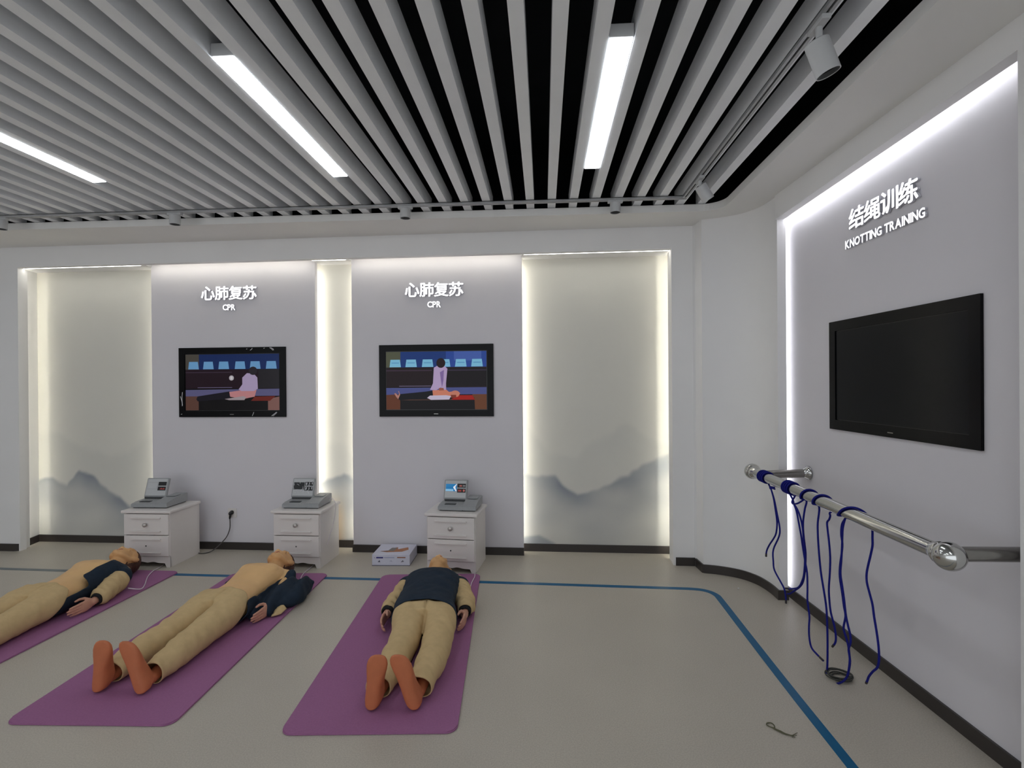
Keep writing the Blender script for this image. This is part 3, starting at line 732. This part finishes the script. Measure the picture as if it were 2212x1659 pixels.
cable('thin white cable from the left cabinet to the leftmost manikin', [(-3.30,4.36,.004),(-3.27,4.24,.004),(-3.235,4.10,.016),(-3.18,3.97,.0155),(-3.07,3.80,.016),(-3.04,3.72,.02),(-3.085,3.66,.05)], .0035, M_cordw)
cable('thin white cable draped over the right side of the middle cabinet', [(-1.94,4.52,.52),(-1.895,4.515,.535),(-1.855,4.50,.50),(-1.848,4.49,.44),(-1.853,4.46,.34),(-1.862,4.40,.24),(-1.87,4.36,.17)], .0028, M_cordw)
bm = bmesh.new(); bmesh.ops.create_icosphere(bm, subdivisions=1, radius=.006, matrix=Matrix.Translation((1.441,3.961,.004)) @ Matrix.Diagonal((1.3,.8,.6,1)))
tag(obj('paper_scrap', bm, M_paper), 'tiny white paper scrap on the floor near the curved wall', 'paper')

# ------------------------------------------------------------------ steel rail
t = thing('wall_rail', 'polished steel tube rail on two brackets mounted on the right wall', 'rail', (1.463, 3.74, .915))
A = Vector((0,0,0)); Bv = Vector((1.520,2.045,.885))-Vector((1.463,3.74,.915)); dr = Bv.normalized()
RR = .0315
bm = bmesh.new(); tube(bm, [A, Bv], RR, 32, 0); autosmooth(obj('rail_tube', bm, M_chrome, t))
for P_, sg in ((A, -1), (Bv, 1)):
    bm = bmesh.new(); sphere(bm, P_, RR*1.72, seg=28)
    q = dr.to_track_quat('Z', 'Y').to_matrix().to_4x4()
    lathe(bm, [(RR*1.3, .02), (RR*1.45, .034), (RR*1.36, .048), (RR*1.05, .07), (RR, .075)], 28, Matrix.Translation(P_) @ (Matrix.Rotation(0,4,'X')) @ q @ (Matrix.Diagonal((1,1,sg*-1,1))))
    autosmooth(obj('end_ball', bm, M_chrome, t), 50)
for s_, yw, zw in ((.075, 3.58, .932), (.985, 2.055, .892)):
    p = A+(Bv-A)*s_; wpt = Vector((rwx(PX-.001, yw)-1.463, yw-3.74, zw-.915))
    dd = (wpt-p).normalized(); L = (wpt-p).length
    q = Matrix.Translation(p) @ dd.to_track_quat('Z', 'Y').to_matrix().to_4x4()
    bm = bmesh.new(); lathe(bm, [(0,0),(.028,0),(.028,L-.03),(.0285,L-.03),(.030,L-.026),(.028,L-.022),(.028,L),(0,L)], 28, q)
    br = autosmooth(obj('bracket', bm, M_chromed, t))
    bm = bmesh.new(); lathe(bm, [(.028,L-.036),(.035,L-.020),(.045,L-.012),(.046,L),(0,L)], 28, q); autosmooth(obj('flange', bm, M_chrome, br), 50)

# ------------------------------------------------------------------ ropes on the rail
RA = Vector((1.463,3.74,.915)); RB = Vector((1.520,2.045,.885))
def raypt(px, py, off=0.0):
    """world point on the vertical plane through the rail (shifted by off in x) -- used once for each knot of the ropes"""
    cxp, cyp = 1106.0, 829.5
    d = r2*((px-cxp)/FOC) + u2*(-(py-cyp)/FOC) + fw
    k = (RB.x-RA.x)/(RB.y-RA.y)
    tt = (RA.x+off-k*RA.y)/(d.x-k*d.y)
    return Vector((d.x*tt, d.y*tt, CAMH+d.z*tt))
def z7(pts, off=0.0): return [raypt(1560+x/2.373, 960+y/2.373, off) for x, y in pts]
def rail_at(y): s = (y-RA.y)/(RB.y-RA.y); return RA+(RB-RA)*s
RRR = .0052
def loops(y0, y1, turns, r=.0368, start=-pi/2, n=14, half=False):
    pts = []; N = int(turns*n)
    e1 = Vector((1,0,0)); e1 = (e1-dr*e1.dot(dr)).normalized(); e2 = dr.cross(e1)
    if e2.z < 0: e2 = -e2
    for i in range(N+1):
        u = i/N; c = rail_at(y0+(y1-y0)*u); a = start + 2*pi*turns*u*1.0
        pts.append(c - e1*cos(a)*r + e2*sin(a)*r)
    return pts
def tips(strands, par, n=2):
    for s in strands:
        bm = bmesh.new(); p = catmull(s, 5)[-4:]; tube(bm, p, RRR*1.15, 7, 0); obj('rope_tip', bm, M_tip, par, smooth=True)
def rope(label, tubes, ends, extra=None):
    bm = bmesh.new()
    for p in tubes: tube(bm, p, RRR, 7, 4)
    if extra: extra(bm)
    o = obj('rope', bm, M_rope, smooth=True); tag(o, label, 'rope', 'blue cords tied on the steel rail'); tips(ends, o); return o
ya = raypt(1655, 1020).y
A1 = z7([(248,222),(262,270),(272,330),(281,400),(276,455),(262,485),(242,515),(228,545),(225,575)], -.012)
A2 = z7([(248,222),(266,280),(280,350),(295,430),(290,475),(262,540),(262,600),(268,645),(300,705),(318,740),(326,780),(327,815)], -.012)
def knotA(bm): sphere(bm, A1[0], (.009,.007,.011), seg=10)
rope('blue cord wound at the far end of the rail, knotted, two tails hanging', [loops(ya+.055, ya-.035, 4)+[A1[0]], A1, A2, [A1[0]+Vector((.002,.01,.004)), A1[0]+Vector((.012,-.03,.008))], [A1[0]+Vector((.0,.01,.0)), A1[0]+Vector((.012,-.035,-.002))]], [A1, A2], knotA)
yb2 = raypt(1712, 1045).y
k0 = z7([(345,250),(362,283),(366,302)], -.012)
B1 = z7([(366,302),(380,340),(392,400),(404,465),(412,520),(425,600),(435,660),(437,740),(437,800),(447,880),(445,930),(446,985),(457,1040),(485,1075),(518,1108)], -.010)
B2 = z7([(366,302),(386,335),(402,380),(412,430),(418,500),(424,580),(420,660),(410,700),(392,732),(360,740),(325,738)], -.014)
def knotB(bm): sphere(bm, k0[-1], (.006,.005,.008), seg=10)
rope('blue cord wound thickly round the rail, second from the far end, small loop below', [loops(yb2+.065, yb2-.02, 4)+k0, B1, B2, z7([(378,250),(370,270),(362,283)], -.012), z7([(362,283),(358,297),(366,305),(385,303),(408,290),(420,280)], -.014)], [B1, B2], knotB)
def over(pts_px, r=.0366):      # a single turn over the rail, from front underside over the top to the back
    yf, yk = pts_px; return loops(yf, yk, .62, r, -pi*.22, 22)
yc = raypt(1745, 1062).y
C1 = z7([(432,290),(424,330),(416,385),(415,430),(419,480),(428,560),(425,640),(415,702),(398,730),(370,750),(345,766),(326,764)], -.006)
rope('blue cord looped once over the rail, third from far end, tail curling near the floor', [over((yc+.02, yc-.05))[::-1]+C1], [C1])
yd = raypt(1772, 1080).y
D1 = z7([(497,320),(490,400),(490,450),(493,510),(500,600),(508,670),(522,755),(533,830),(537,890),(540,1000),(539,1130),(533,1195),(524,1222),(508,1230),(495,1233)], -.008)
D2 = z7([(552,350),(554,366),(548,385),(538,400),(541,440),(548,500),(554,580),(552,660),(547,740),(550,800),(556,855),(567,900),(577,940),(583,985),(580,1015),(565,1037)], .026)
oD = over((yd+.02, yd-.06))
rope('blue cord looped once over the rail, fourth from the far end, with two long tails', [oD[::-1]+D1, [oD[-1]]+[oD[-1]+Vector((0,-.01,-.03))]+D2], [D1, D2])
ye = raypt(1828, 1108).y
E1 = z7([(632,372),(614,410),(610,460),(616,510),(612,560),(604,620),(603,680),(615,760),(624,830),(632,880),(622,940),(634,985),(646,1030),(652,1080),(655,1120),(644,1180),(625,1210),(600,1224),(570,1228),(542,1227)], -.006)
E2 = z7([(630,380),(618,430),(614,520),(610,600),(606,660),(614,720),(624,790),(633,870),(645,930),(656,975),(658,1015),(648,1050),(654,1100),(648,1160),(640,1188)], -.012)
E3 = z7([(768,430),(770,480),(770,520),(760,570),(748,620),(740,665),(742,710),(756,765),(770,820),(778,880),(788,940),(797,1000),(803,1060),(803,1110),(794,1145),(772,1165),(752,1190),(745,1208),(738,1225)], .028)
oE = over((ye+.02, ye-.12))
rope('blue cord nearest the camera on the rail, doubled tail and one separate tail', [oE[::-1]+E1, E2, [oE[-1]]+[E3[0]+Vector((0,.03,.02))]+E3], [E1, E3])
# coil and string on the floor
bm = bmesh.new()
for k in range(7):
    cx, cy = 1.530+random.uniform(-.007,.007), 2.795+random.uniform(-.008,.008); rr = .046+random.uniform(-.008,.010); ph = random.uniform(0,6)
    z0 = .005+.003*k
    tube(bm, [(cx+rr*1.15*cos(ph+2*pi*i/14), cy+rr*sin(ph+2*pi*i/14), z0+.002*sin(i)) for i in range(15)], .0032, 6, 2)
tag(obj('cord_coil', bm, M_coil, smooth=True), 'small dark coil of cord lying on the floor under the rail', 'cord')
def fl_(px, py, z=.004):
    d = r2*((px-1106)/FOC) + u2*(-(py-829.5)/FOC) + fw; tt = (z-CAMH)/d.z; return Vector((d.x*tt, d.y*tt, z))
z8 = lambda P: [fl_(1640+x/8.508, 1420+y/8.508) for x, y in P]
bm = bmesh.new()
tube(bm, z8([(285,1300),(275,1250),(220,1205),(150,1205),(135,1235),(180,1265),(240,1290),(300,1325),(380,1365),(470,1405),(560,1428),(640,1445)]), .0024, 6, 4)
tube(bm, z8([(250,1285),(310,1318),(390,1352),(480,1400),(560,1425)]), .0022, 6, 4)
for q in ((700,1385),(690,1430),(660,1470),(610,1470),(670,1405)): tube(bm, z8([(600,1435),((600+q[0])/2,(1437+q[1])/2),q]), .0012, 5, 2)
tag(obj('string', bm, M_twine, smooth=True), 'frayed olive string with a small loop, on the floor left of the blue tape', 'string')

# ------------------------------------------------------------------ manikins
def wrinkle(amp, sx=7, sy=14, seed=0, diag=.6):
    def f(co, n):
        a = noise.noise((co.x*sx+seed, co.y*sy+co.x*sx*diag, co.z*sx))
        b = noise.noise((co.x*sx*2.3+seed+5, co.y*sy*1.9-co.x*9*diag, co.z*sx*2+3))
        r = 1-abs(a)*2.2
        return amp*(r*.7+b*.6-.25)
    return f
def head_frame(tilt=25, turn=0, hz=.120):
    a = radians(tilt); return Matrix.Translation((0,1.505,hz)) @ Matrix(((1,0,0,0),(0,cos(a),sin(a),0),(0,-sin(a),cos(a),0),(0,0,0,1))) @ Matrix.Rotation(radians(turn), 4, 'Y') @ Matrix.Scale(1.1, 4)
HF = head_frame(); HFi = HF.inverted()
def body_mesh(seed, dl=0, fl=0):
    bm = bmesh.new()
    U = lambda r: (r,0,0); W = lambda r: (0,0,r)
    loft(bm, [((0,v,z),U(a),W(b)) for v,a,b,z in ((.76,.135,.085,.095),(.84,.152,.092,.098),(.92,.148,.088,.098),(1.0,.142,.088,.102),(1.08,.150,.098,.110),(1.17,.164,.108,.118),(1.24,.176,.104,.116),(1.29,.172,.086,.106),(1.33,.130,.066,.098),(1.36,.075,.055,.095))], 32, 2.3)
    for s in (-1, 1):
        k0v = len(bm.verts)
        sphere(bm, (s*.075, 1.20, .185), (.070,.075,.036))                        # pectorals
        capsule(bm, (s*.05,1.325,.10), .055, (s*.165,1.272,.10), .058)
        chain(bm, [((s*.178,1.265,.095),.052), ((s*.225,1.06,.060),.040), ((s*.250,.915,.047),.027), ((s*.252,.885,.046),.026)])
        # hand, thumb side up, fingers curled a little toward the thigh
        loft(bm, [((s*.252,.895,.046),(.016,0,0),(0,0,.026)), ((s*.254,.87,.046),(.017,0,0),(0,0,.034)), ((s*.257,.835,.045),(.015,0,0),(0,0,.040)), ((s*.256,.805,.044),(.012,0,0),(0,0,.038))], 16)
        for k, (wz, L1) in enumerate(((.074,.040),(.055,.045),(.036,.042),(.018,.034))):
            x0 = s*.256; p = [Vector((x0,.808,wz))]
            an = radians(3+3*k)
            for j, l in enumerate((L1, L1*.62, L1*.5)):
                p.append(p[-1]+Vector((-s*sin(an)*l, -cos(an)*l, -.002))); an += radians(9+3*k)
            rr = (.0092,.0085,.0078,.0068) if k < 3 else (.0082,.0075,.0068,.006)
            chain(bm, list(zip(p, rr)), 10)
        chain(bm, [((s*.246,.875,.066),.013), ((s*.236,.845,.088),.0105), ((s*.228,.815,.094),.0092), ((s*.222,.79,.090),.0078)], 10)
        if s < 0 and dl:
            bm.verts.ensure_lookup_table()
            for v in bm.verts[k0v:]:
                q_ = min(1, max(0, (1.24-v.co.y)/.15)) if v.co.x < -.13 else 0
                v.co.x += dl*q_
        # legs
        chain(bm, [((s*.088,.80,.095),.083), ((s*.090,.62,.088),.070), ((s*.088,.44,.078),.052), ((s*.092,.30,.070),.054), ((s*.096+(fl*.7 if s < 0 else 0),.12,.052),.032), ((s*.098+(fl if s < 0 else 0),.05,.045),.032)])
        # foot: sole toward -y
        lean = .12 if s < 0 else -.31
        secs = []
        for b, hw, th, oc in ((-.004,.018,.030,0),(.006,.033,.060,0),(.03,.040,.085,0),(.06,.040,.092,-.001),(.10,.038,.080,-.002),(.14,.042,.062,0),(.175,.048,.046,.002),(.205,.050,.034,.003),(.228,.045,.028,.003),(.245,.034,.022,.003),(.254,.016,.014,.003)):
            cx = s*.100+lean*b*1.0+oc+(fl if s < 0 else 0); secs.append(((cx, -.030+th/2, .012+b), (hw,0,0), (0,th/2,0)))
        loft(bm, secs, 24, 2.6)
    # neck, head
    capsule(bm, (0,1.30,.10), .064, (0,1.43,.120), .060)
    h = lambda x, y, z: HF @ Vector((x,y,z)); Rh = HF.to_3x3().to_4x4()
    sphere(bm, h(0,.022,-.012), (.073,.092,.090), Rh, 22)
    sphere(bm, h(0,-.022,.018), (.062,.084,.072), Rh, 22)
    sphere(bm, h(0,.035,.040), (.055,.050,.045), Rh, 18)
    capsule(bm, h(-.022,-.082,.045), .027, h(.022,-.082,.045), .027)
    sphere(bm, h(0,-.096,.062), (.020,.017,.018), Rh)
    for s in (-1, 1):
        capsule(bm, h(s*.052,-.03,-.005), .024, h(s*.030,-.078,.038), .026)
        sphere(bm, h(s*.036,-.022,.062), (.020,.018,.018), Rh)                      # cheek
        capsule(bm, h(s*.014,.030,.082), .008, h(s*.046,.026,.066), .008, 10)       # brow
        sphere(bm, h(s*.031,.008,.068), (.014,.010,.013), Rh)                       # eyelid
        sphere(bm, h(s*.012,-.036,.086), (.0095,.010,.0085), Rh, 10)                # nostril wing
        sphere(bm, h(s*.079,-.004,-.010), (.015,.034,.020), Rh, 14); capsule(bm, h(s*.084,.016,-.016), .010, h(s*.080,-.030,.0), .009, 10)
    capsule(bm, h(0,.018,.074), .009, h(0,-.030,.092), .0125, 12)
    capsule(bm, h(-.019,-.062,.078), .0065, h(.019,-.062,.078), .0065, 10); capsule(bm, h(-.017,-.072,.076), .007, h(.017,-.072,.076), .007, 10)
    sphere(bm, h(0,-.052,.030), (.056,.052,.046), Rh, 20)
    me = remesh(bm, .0048, 3)
    for v in me.vertices: v.co.z = max(v.co.z, .003)
    return me
def paint_body(o):
    me = o.data
    n = len(me.polygons); cen = np.empty(n*3); me.polygons.foreach_get('center', cen); cen = cen.reshape(-1,3)
    idx = np.zeros(n, dtype=np.int32)
    idx[cen[:,1] < .16] = 2
    idx[(np.abs(cen[:,0]) > .205) & (cen[:,1] < .93) & (cen[:,1] > .6)] = 1
    idx[cen[:,1] > 1.37] = 3
    R = np.array(HFi)
    hp = cen@R[:3,:3].T+R[:3,3]
    lip = (np.abs(hp[:,0]) < .026) & (hp[:,1] < -.053) & (hp[:,1] > -.079) & (hp[:,2] > .076)
    idx[lip & (cen[:,1] > 1.37)] = 4
    me.polygons.foreach_set('material_index', idx)
def smooth_edge(bm, it=12):
    bv = {}
    for e in bm.edges:
        if e.is_boundary:
            a, b = e.verts; bv.setdefault(a, []).append(b); bv.setdefault(b, []).append(a)
    for _ in range(it):
        new = {v: (v.co*.4+sum((q.co for q in nb), Vector())/len(nb)*.6) for v, nb in bv.items() if len(nb) == 2}
        for v, c in new.items(): v.co = c
    return bm
def warp(me_or_bm, bow, fl):
    vs = me_or_bm.vertices if isinstance(me_or_bm, bpy.types.Mesh) else me_or_bm.verts
    for v in vs:
        y = v.co.y
        if y < .86 and abs(v.co.x) < .21: v.co.x += bow*sin(pi*max(0, y)/.86)
    return me_or_bm
def hair_mesh():
    bm = bmesh.new(); h = lambda x, y, z: HF @ Vector((x,y,z)); Rh = HF.to_3x3().to_4x4()
    sphere(bm, h(0,.024,-.014), (.0785,.097,.0955), Rh, 26); sphere(bm, h(0,.040,.036), (.060,.052,.052), Rh, 20); sphere(bm, h(0,-.03,-.05), (.064,.055,.050), Rh, 18)
    bm = to_bm(remesh(bm, .005, 2))
    dead = []
    for v in bm.verts:
        p = HFi @ v.co
        lim = (.010 if p.y < .035 else .010+(p.y-.035)*1.2) + .006*noise.noise(v.co*60)
        if p.z > lim or p.y < -.075 or (abs(p.x) > .055 and p.z > -.030 and p.y < .028): dead.append(v)
    bmesh.ops.delete(bm, geom=dead, context='VERTS')
    displace(bm, lambda c, n: .0015*noise.noise(c*90))
    for v in bm.verts: v.co.z = max(v.co.z, .006)
    return bm
def solid(o, th, offset=-1):
    m = o.modifiers.new('thickness', 'SOLIDIFY'); m.thickness = th; m.offset = offset
    return o
def pants_mesh(seed, cutk, fl=0):
    bm = bmesh.new()
    for s in (-1, 1):
        wdn = 1.0
        secs = []
        for v, rx, rz, z, x in ((.80,.100,.100,.104,.090),(.70,.104,.096,.100,.094),(.60,.094,.088,.094,.094),(.50,.086,.082,.088,.094),(.42,.082,.078,.084,.095),(.30,.080,.076,.080,.097),(.18,.070,.068,.074,.099),(.10,.064,.062,.066,.100),(.045,.060,.058,.062,.101)):
            secs.append(((s*x+(fl*max(0, 1-v/.42) if s < 0 else 0), v, z), (rx,0,0), (0,0,rz)))
        loft(bm, secs, 28, 2.15)
    loft(bm, [((0,v,z),(a,0,0),(0,0,b)) for v,a,b,z in ((.66,.150,.088,.098),(.72,.184,.098,.103),(.80,.186,.102,.104),(.88,.176,.100,.104),(.95,.160,.095,.10))], 36, 2.4)
    bm = to_bm(remesh(bm, .0065, 3))
    displace(bm, wrinkle(.0065, 4.5, 9, seed, 1.3))
    displace(bm, lambda c, n: -.011*math.exp(-((c.x-.018*(c.y-.48)/.3)/.006)**2)*(1 if .46 < c.y < .80 and c.z > .10 else 0) - .006*max(0, noise.noise((c.x*11+seed, c.y*26+c.x*16, 2)))*(1 if c.y < .30 else .5))
    for v in bm.verts: v.co.z = max(v.co.z, .002)
    dead = [v for v in bm.verts if v.co.y < .058 - .12*(v.co.z-.07) or v.co.y > cutk[0]+cutk[1]*v.co.z+ .010*sin(v.co.x*40+seed)]
    bmesh.ops.delete(bm, geom=dead, context='VERTS')
    return smooth_edge(bm)
def jacket_mesh(seed, mode):
    bm = bmesh.new()
    loft(bm, [((0,v,z),(a,0,0),(0,0,b)) for v,a,b,z in ((.62,.205,.100,.100),(.72,.200,.108,.106),(.82,.192,.112,.108),(.92,.184,.112,.110),(1.02,.182,.116,.114),(1.12,.188,.122,.120),(1.21,.196,.120,.120),(1.28,.190,.100,.110),(1.325,.150,.082,.104),(1.36,.092,.078,.104),(1.375,.080,.072,.106))], 40, 2.35)
    for s in (-1, 1): capsule(bm, (s*.12,1.29,.10), .070, (s*.190,1.235,.095), .066)
    if mode == 'bunch':
        loft(bm, [((u,v,z),(a,0,0),(0,0,b)) for v,u,a,z,b in ((.78,.19,.035,.03,.025),(.86,.215,.075,.04,.045),(.95,.245,.100,.048,.060),(1.05,.268,.115,.055,.070),(1.14,.280,.118,.058,.075),(1.22,.285,.105,.055,.068),(1.29,.285,.080,.048,.050),(1.34,.30,.050,.038,.034))], 30, 2.2)
        capsule(bm, (.31,1.28,.05), .040, (.335,1.32,.048), .036); capsule(bm, (.30,.98,.04), .05, (.365,1.15,.035), .034)
    bm = to_bm(remesh(bm, .0070, 2))
    if mode == 'bunch': displace(bm, lambda c, n: (.016*math.sin((c.x-.17)*58+c.y*9+3*noise.noise(c*6))*min(1, max(0, (c.x-.17)/.04)) + .008*noise.noise(c*16)))
    else: displace(bm, wrinkle(.0065, 4, 12, seed, 1.1))
    for v in bm.verts: v.co.z = max(v.co.z, .003)
    dead = []
    for v in bm.verts:
        x, y, z = v.co
        if mode == 'closed':
            if y < .655+.42*max(0, z-.02): dead.append(v)
            elif y > 1.352+.03*sin(x*20): dead.append(v)
        else:
            cutu = .13+.02*sin(y*9)
            if y < .70+.2*z+(.1 if x < 0 else 0): dead.append(v)
            elif y > 1.335: dead.append(v)
            elif mode == 'open' and x > 0 and x < (.118 if y < 1.22 else max(.06, .118-(y-1.22)*.6)) and z > .05: dead.append(v)
            elif mode == 'open' and x <= 0 and z > .075: dead.append(v)
            elif mode == 'open' and y < .95 and z > .13: dead.append(v)
            elif mode == 'bunch' and x < .165 and z > .060: dead.append(v)
            elif mode == 'bunch' and x >= .165 and abs(x) < .19 and z > .13: dead.append(v)
    bmesh.ops.delete(bm, geom=dead, context='VERTS')
    return smooth_edge(bm, 16)
def sleeve_mesh(s, seed, fat=1.0, top=1.235):
    bm = bmesh.new()
    chain(bm, [((s*.190,1.225,.094),.066*fat), ((s*.215,1.14,.080),.062*fat), ((s*.236,1.04,.068),.056*fat), ((s*.250,.97,.060),.052*fat), ((s*.255,.935,.054),.040)], 18)
    if fat == .96: chain(bm, [((.245,1.08,.066),.054), ((.272,1.01,.054),.038), ((.302,.975,.042),.014)])
    bm = to_bm(remesh(bm, .0065, 2))
    displace(bm, wrinkle(.0105*fat, 9, 20, seed, .5))
    for v in bm.verts: v.co.z = max(v.co.z, .003)
    bmesh.ops.delete(bm, geom=[v for v in bm.verts if v.co.y < .925 or v.co.y > top-.25*abs(v.co.z-.09)], context='VERTS')
    return smooth_edge(bm)
def manikin(x, y, rz, label, mode, seed, cutk, sc=1.0, bow=0, fl=0, tilt=25, turn=0, hz=.120):
    global HF, HFi
    HF = head_frame(tilt, turn, hz); HFi = HF.inverted()
    t = thing('cpr_manikin', label, 'manikin', (x, y, MTH-.0005), rz)
    t.scale = (sc, sc, sc)
    b = obj('body', warp(body_mesh(seed, 0 if mode == 'closed' else .045, fl), bow, fl), [M_skin, M_hand, M_foot, M_face, M_lips], t, smooth=True); paint_body(b)
    hr = obj('hair', hair_mesh(), M_hair, t, smooth=True); solid(hr, .004)
    p = obj('trousers', warp(pants_mesh(seed, cutk, fl), bow, fl), M_khaki, t, smooth=True); solid(p, .005)
    j = obj('jacket', warp(jacket_mesh(seed+2, mode), bow, 0), M_navy, t, smooth=True); solid(j, .006)
    for s in (-1, 1):
        if mode == 'bunch' and s > 0: continue
        fat = 1.12 if (mode == 'open' and s > 0) else (.95 if s < 0 else .96)
        sm_ = sleeve_mesh(s, seed+s*3, fat, 1.195 if (mode == 'open' and s > 0) else 1.235); dx_ = 0
        if mode != 'closed' and s < 0:
            dx_ = .045
            for v in sm_.verts: v.co.x += dx_*min(1, max(0, (1.24-v.co.y)/.15)); v.co.z = .003+(v.co.z-.003)*.8
        sl_ = obj('sleeve', sm_, M_navy if dx_ else M_khaki, j, smooth=True); solid(sl_, .004)
        bm = bmesh.new(); q = (Vector((s*.253,.925,.050))-Vector((s*.250,.965,.054))).to_track_quat('Z','Y').to_matrix().to_4x4()
        lathe(bm, [(.036,-.006),(.041,.0),(.042,.010),(.040,.030),(.036,.040),(.029,.040)], 28, Matrix.Translation((s*.251+dx_,.950,.052)) @ q)
        o = obj('cuff', bm, M_cuff, j, smooth=True); solid(o, .003)
    if mode == 'bunch':
        bm = bmesh.new()
        lining = [(.285,.88,.02),(.30,.83,.012),(.345,.87,.015),(.36,.92,.03),(.33,.93,.05),(.295,.91,.045)]
        vs = [bm.verts.new(p_) for p_ in lining]; c_ = bm.verts.new((.318,.89,.045))
        for i in range(6): bm.faces.new((vs[i], vs[(i+1)%6], c_))
        bmesh.ops.subdivide_edges(bm, edges=bm.edges[:], cuts=3, use_grid_fill=True)
        displace(bm, lambda c, n: .006*noise.noise(c*40))
        o = obj('sleeve', bm, M_khaki, j, smooth=True); solid(o, .004)
        bm = bmesh.new(); q = Vector((.01,-1,-.05)).to_track_quat('Z','Y').to_matrix().to_4x4()
        lathe(bm, [(.036,-.006),(.041,.0),(.042,.010),(.040,.030),(.036,.040),(.029,.040)], 28, Matrix.Translation((.251,.945,.052)) @ q)
        o = obj('cuff', bm, M_cuff, j, smooth=True); solid(o, .003)
    return t
manikin(-.720, 2.415, radians(3.3), 'lying manikin in a closed navy jacket with khaki sleeves and trousers, rightmost', 'closed', 1.0, (.725, .12), bow=.046, tilt=34, hz=.108)
manikin(-2.113, 2.480, radians(-1.0), 'lying bare-chested manikin, navy jacket bunched beside its arm, middle mat', 'bunch', 7.0, (.60, 1.05), fl=-.030, tilt=17, turn=-12, hz=.122)
manikin(-3.345, 2.50, radians(2.0), 'lying bare-chested manikin in an opened navy jacket, feet outside the photo', 'open', 13.0, (.62, 1.05), tilt=17, turn=-12, hz=.122)
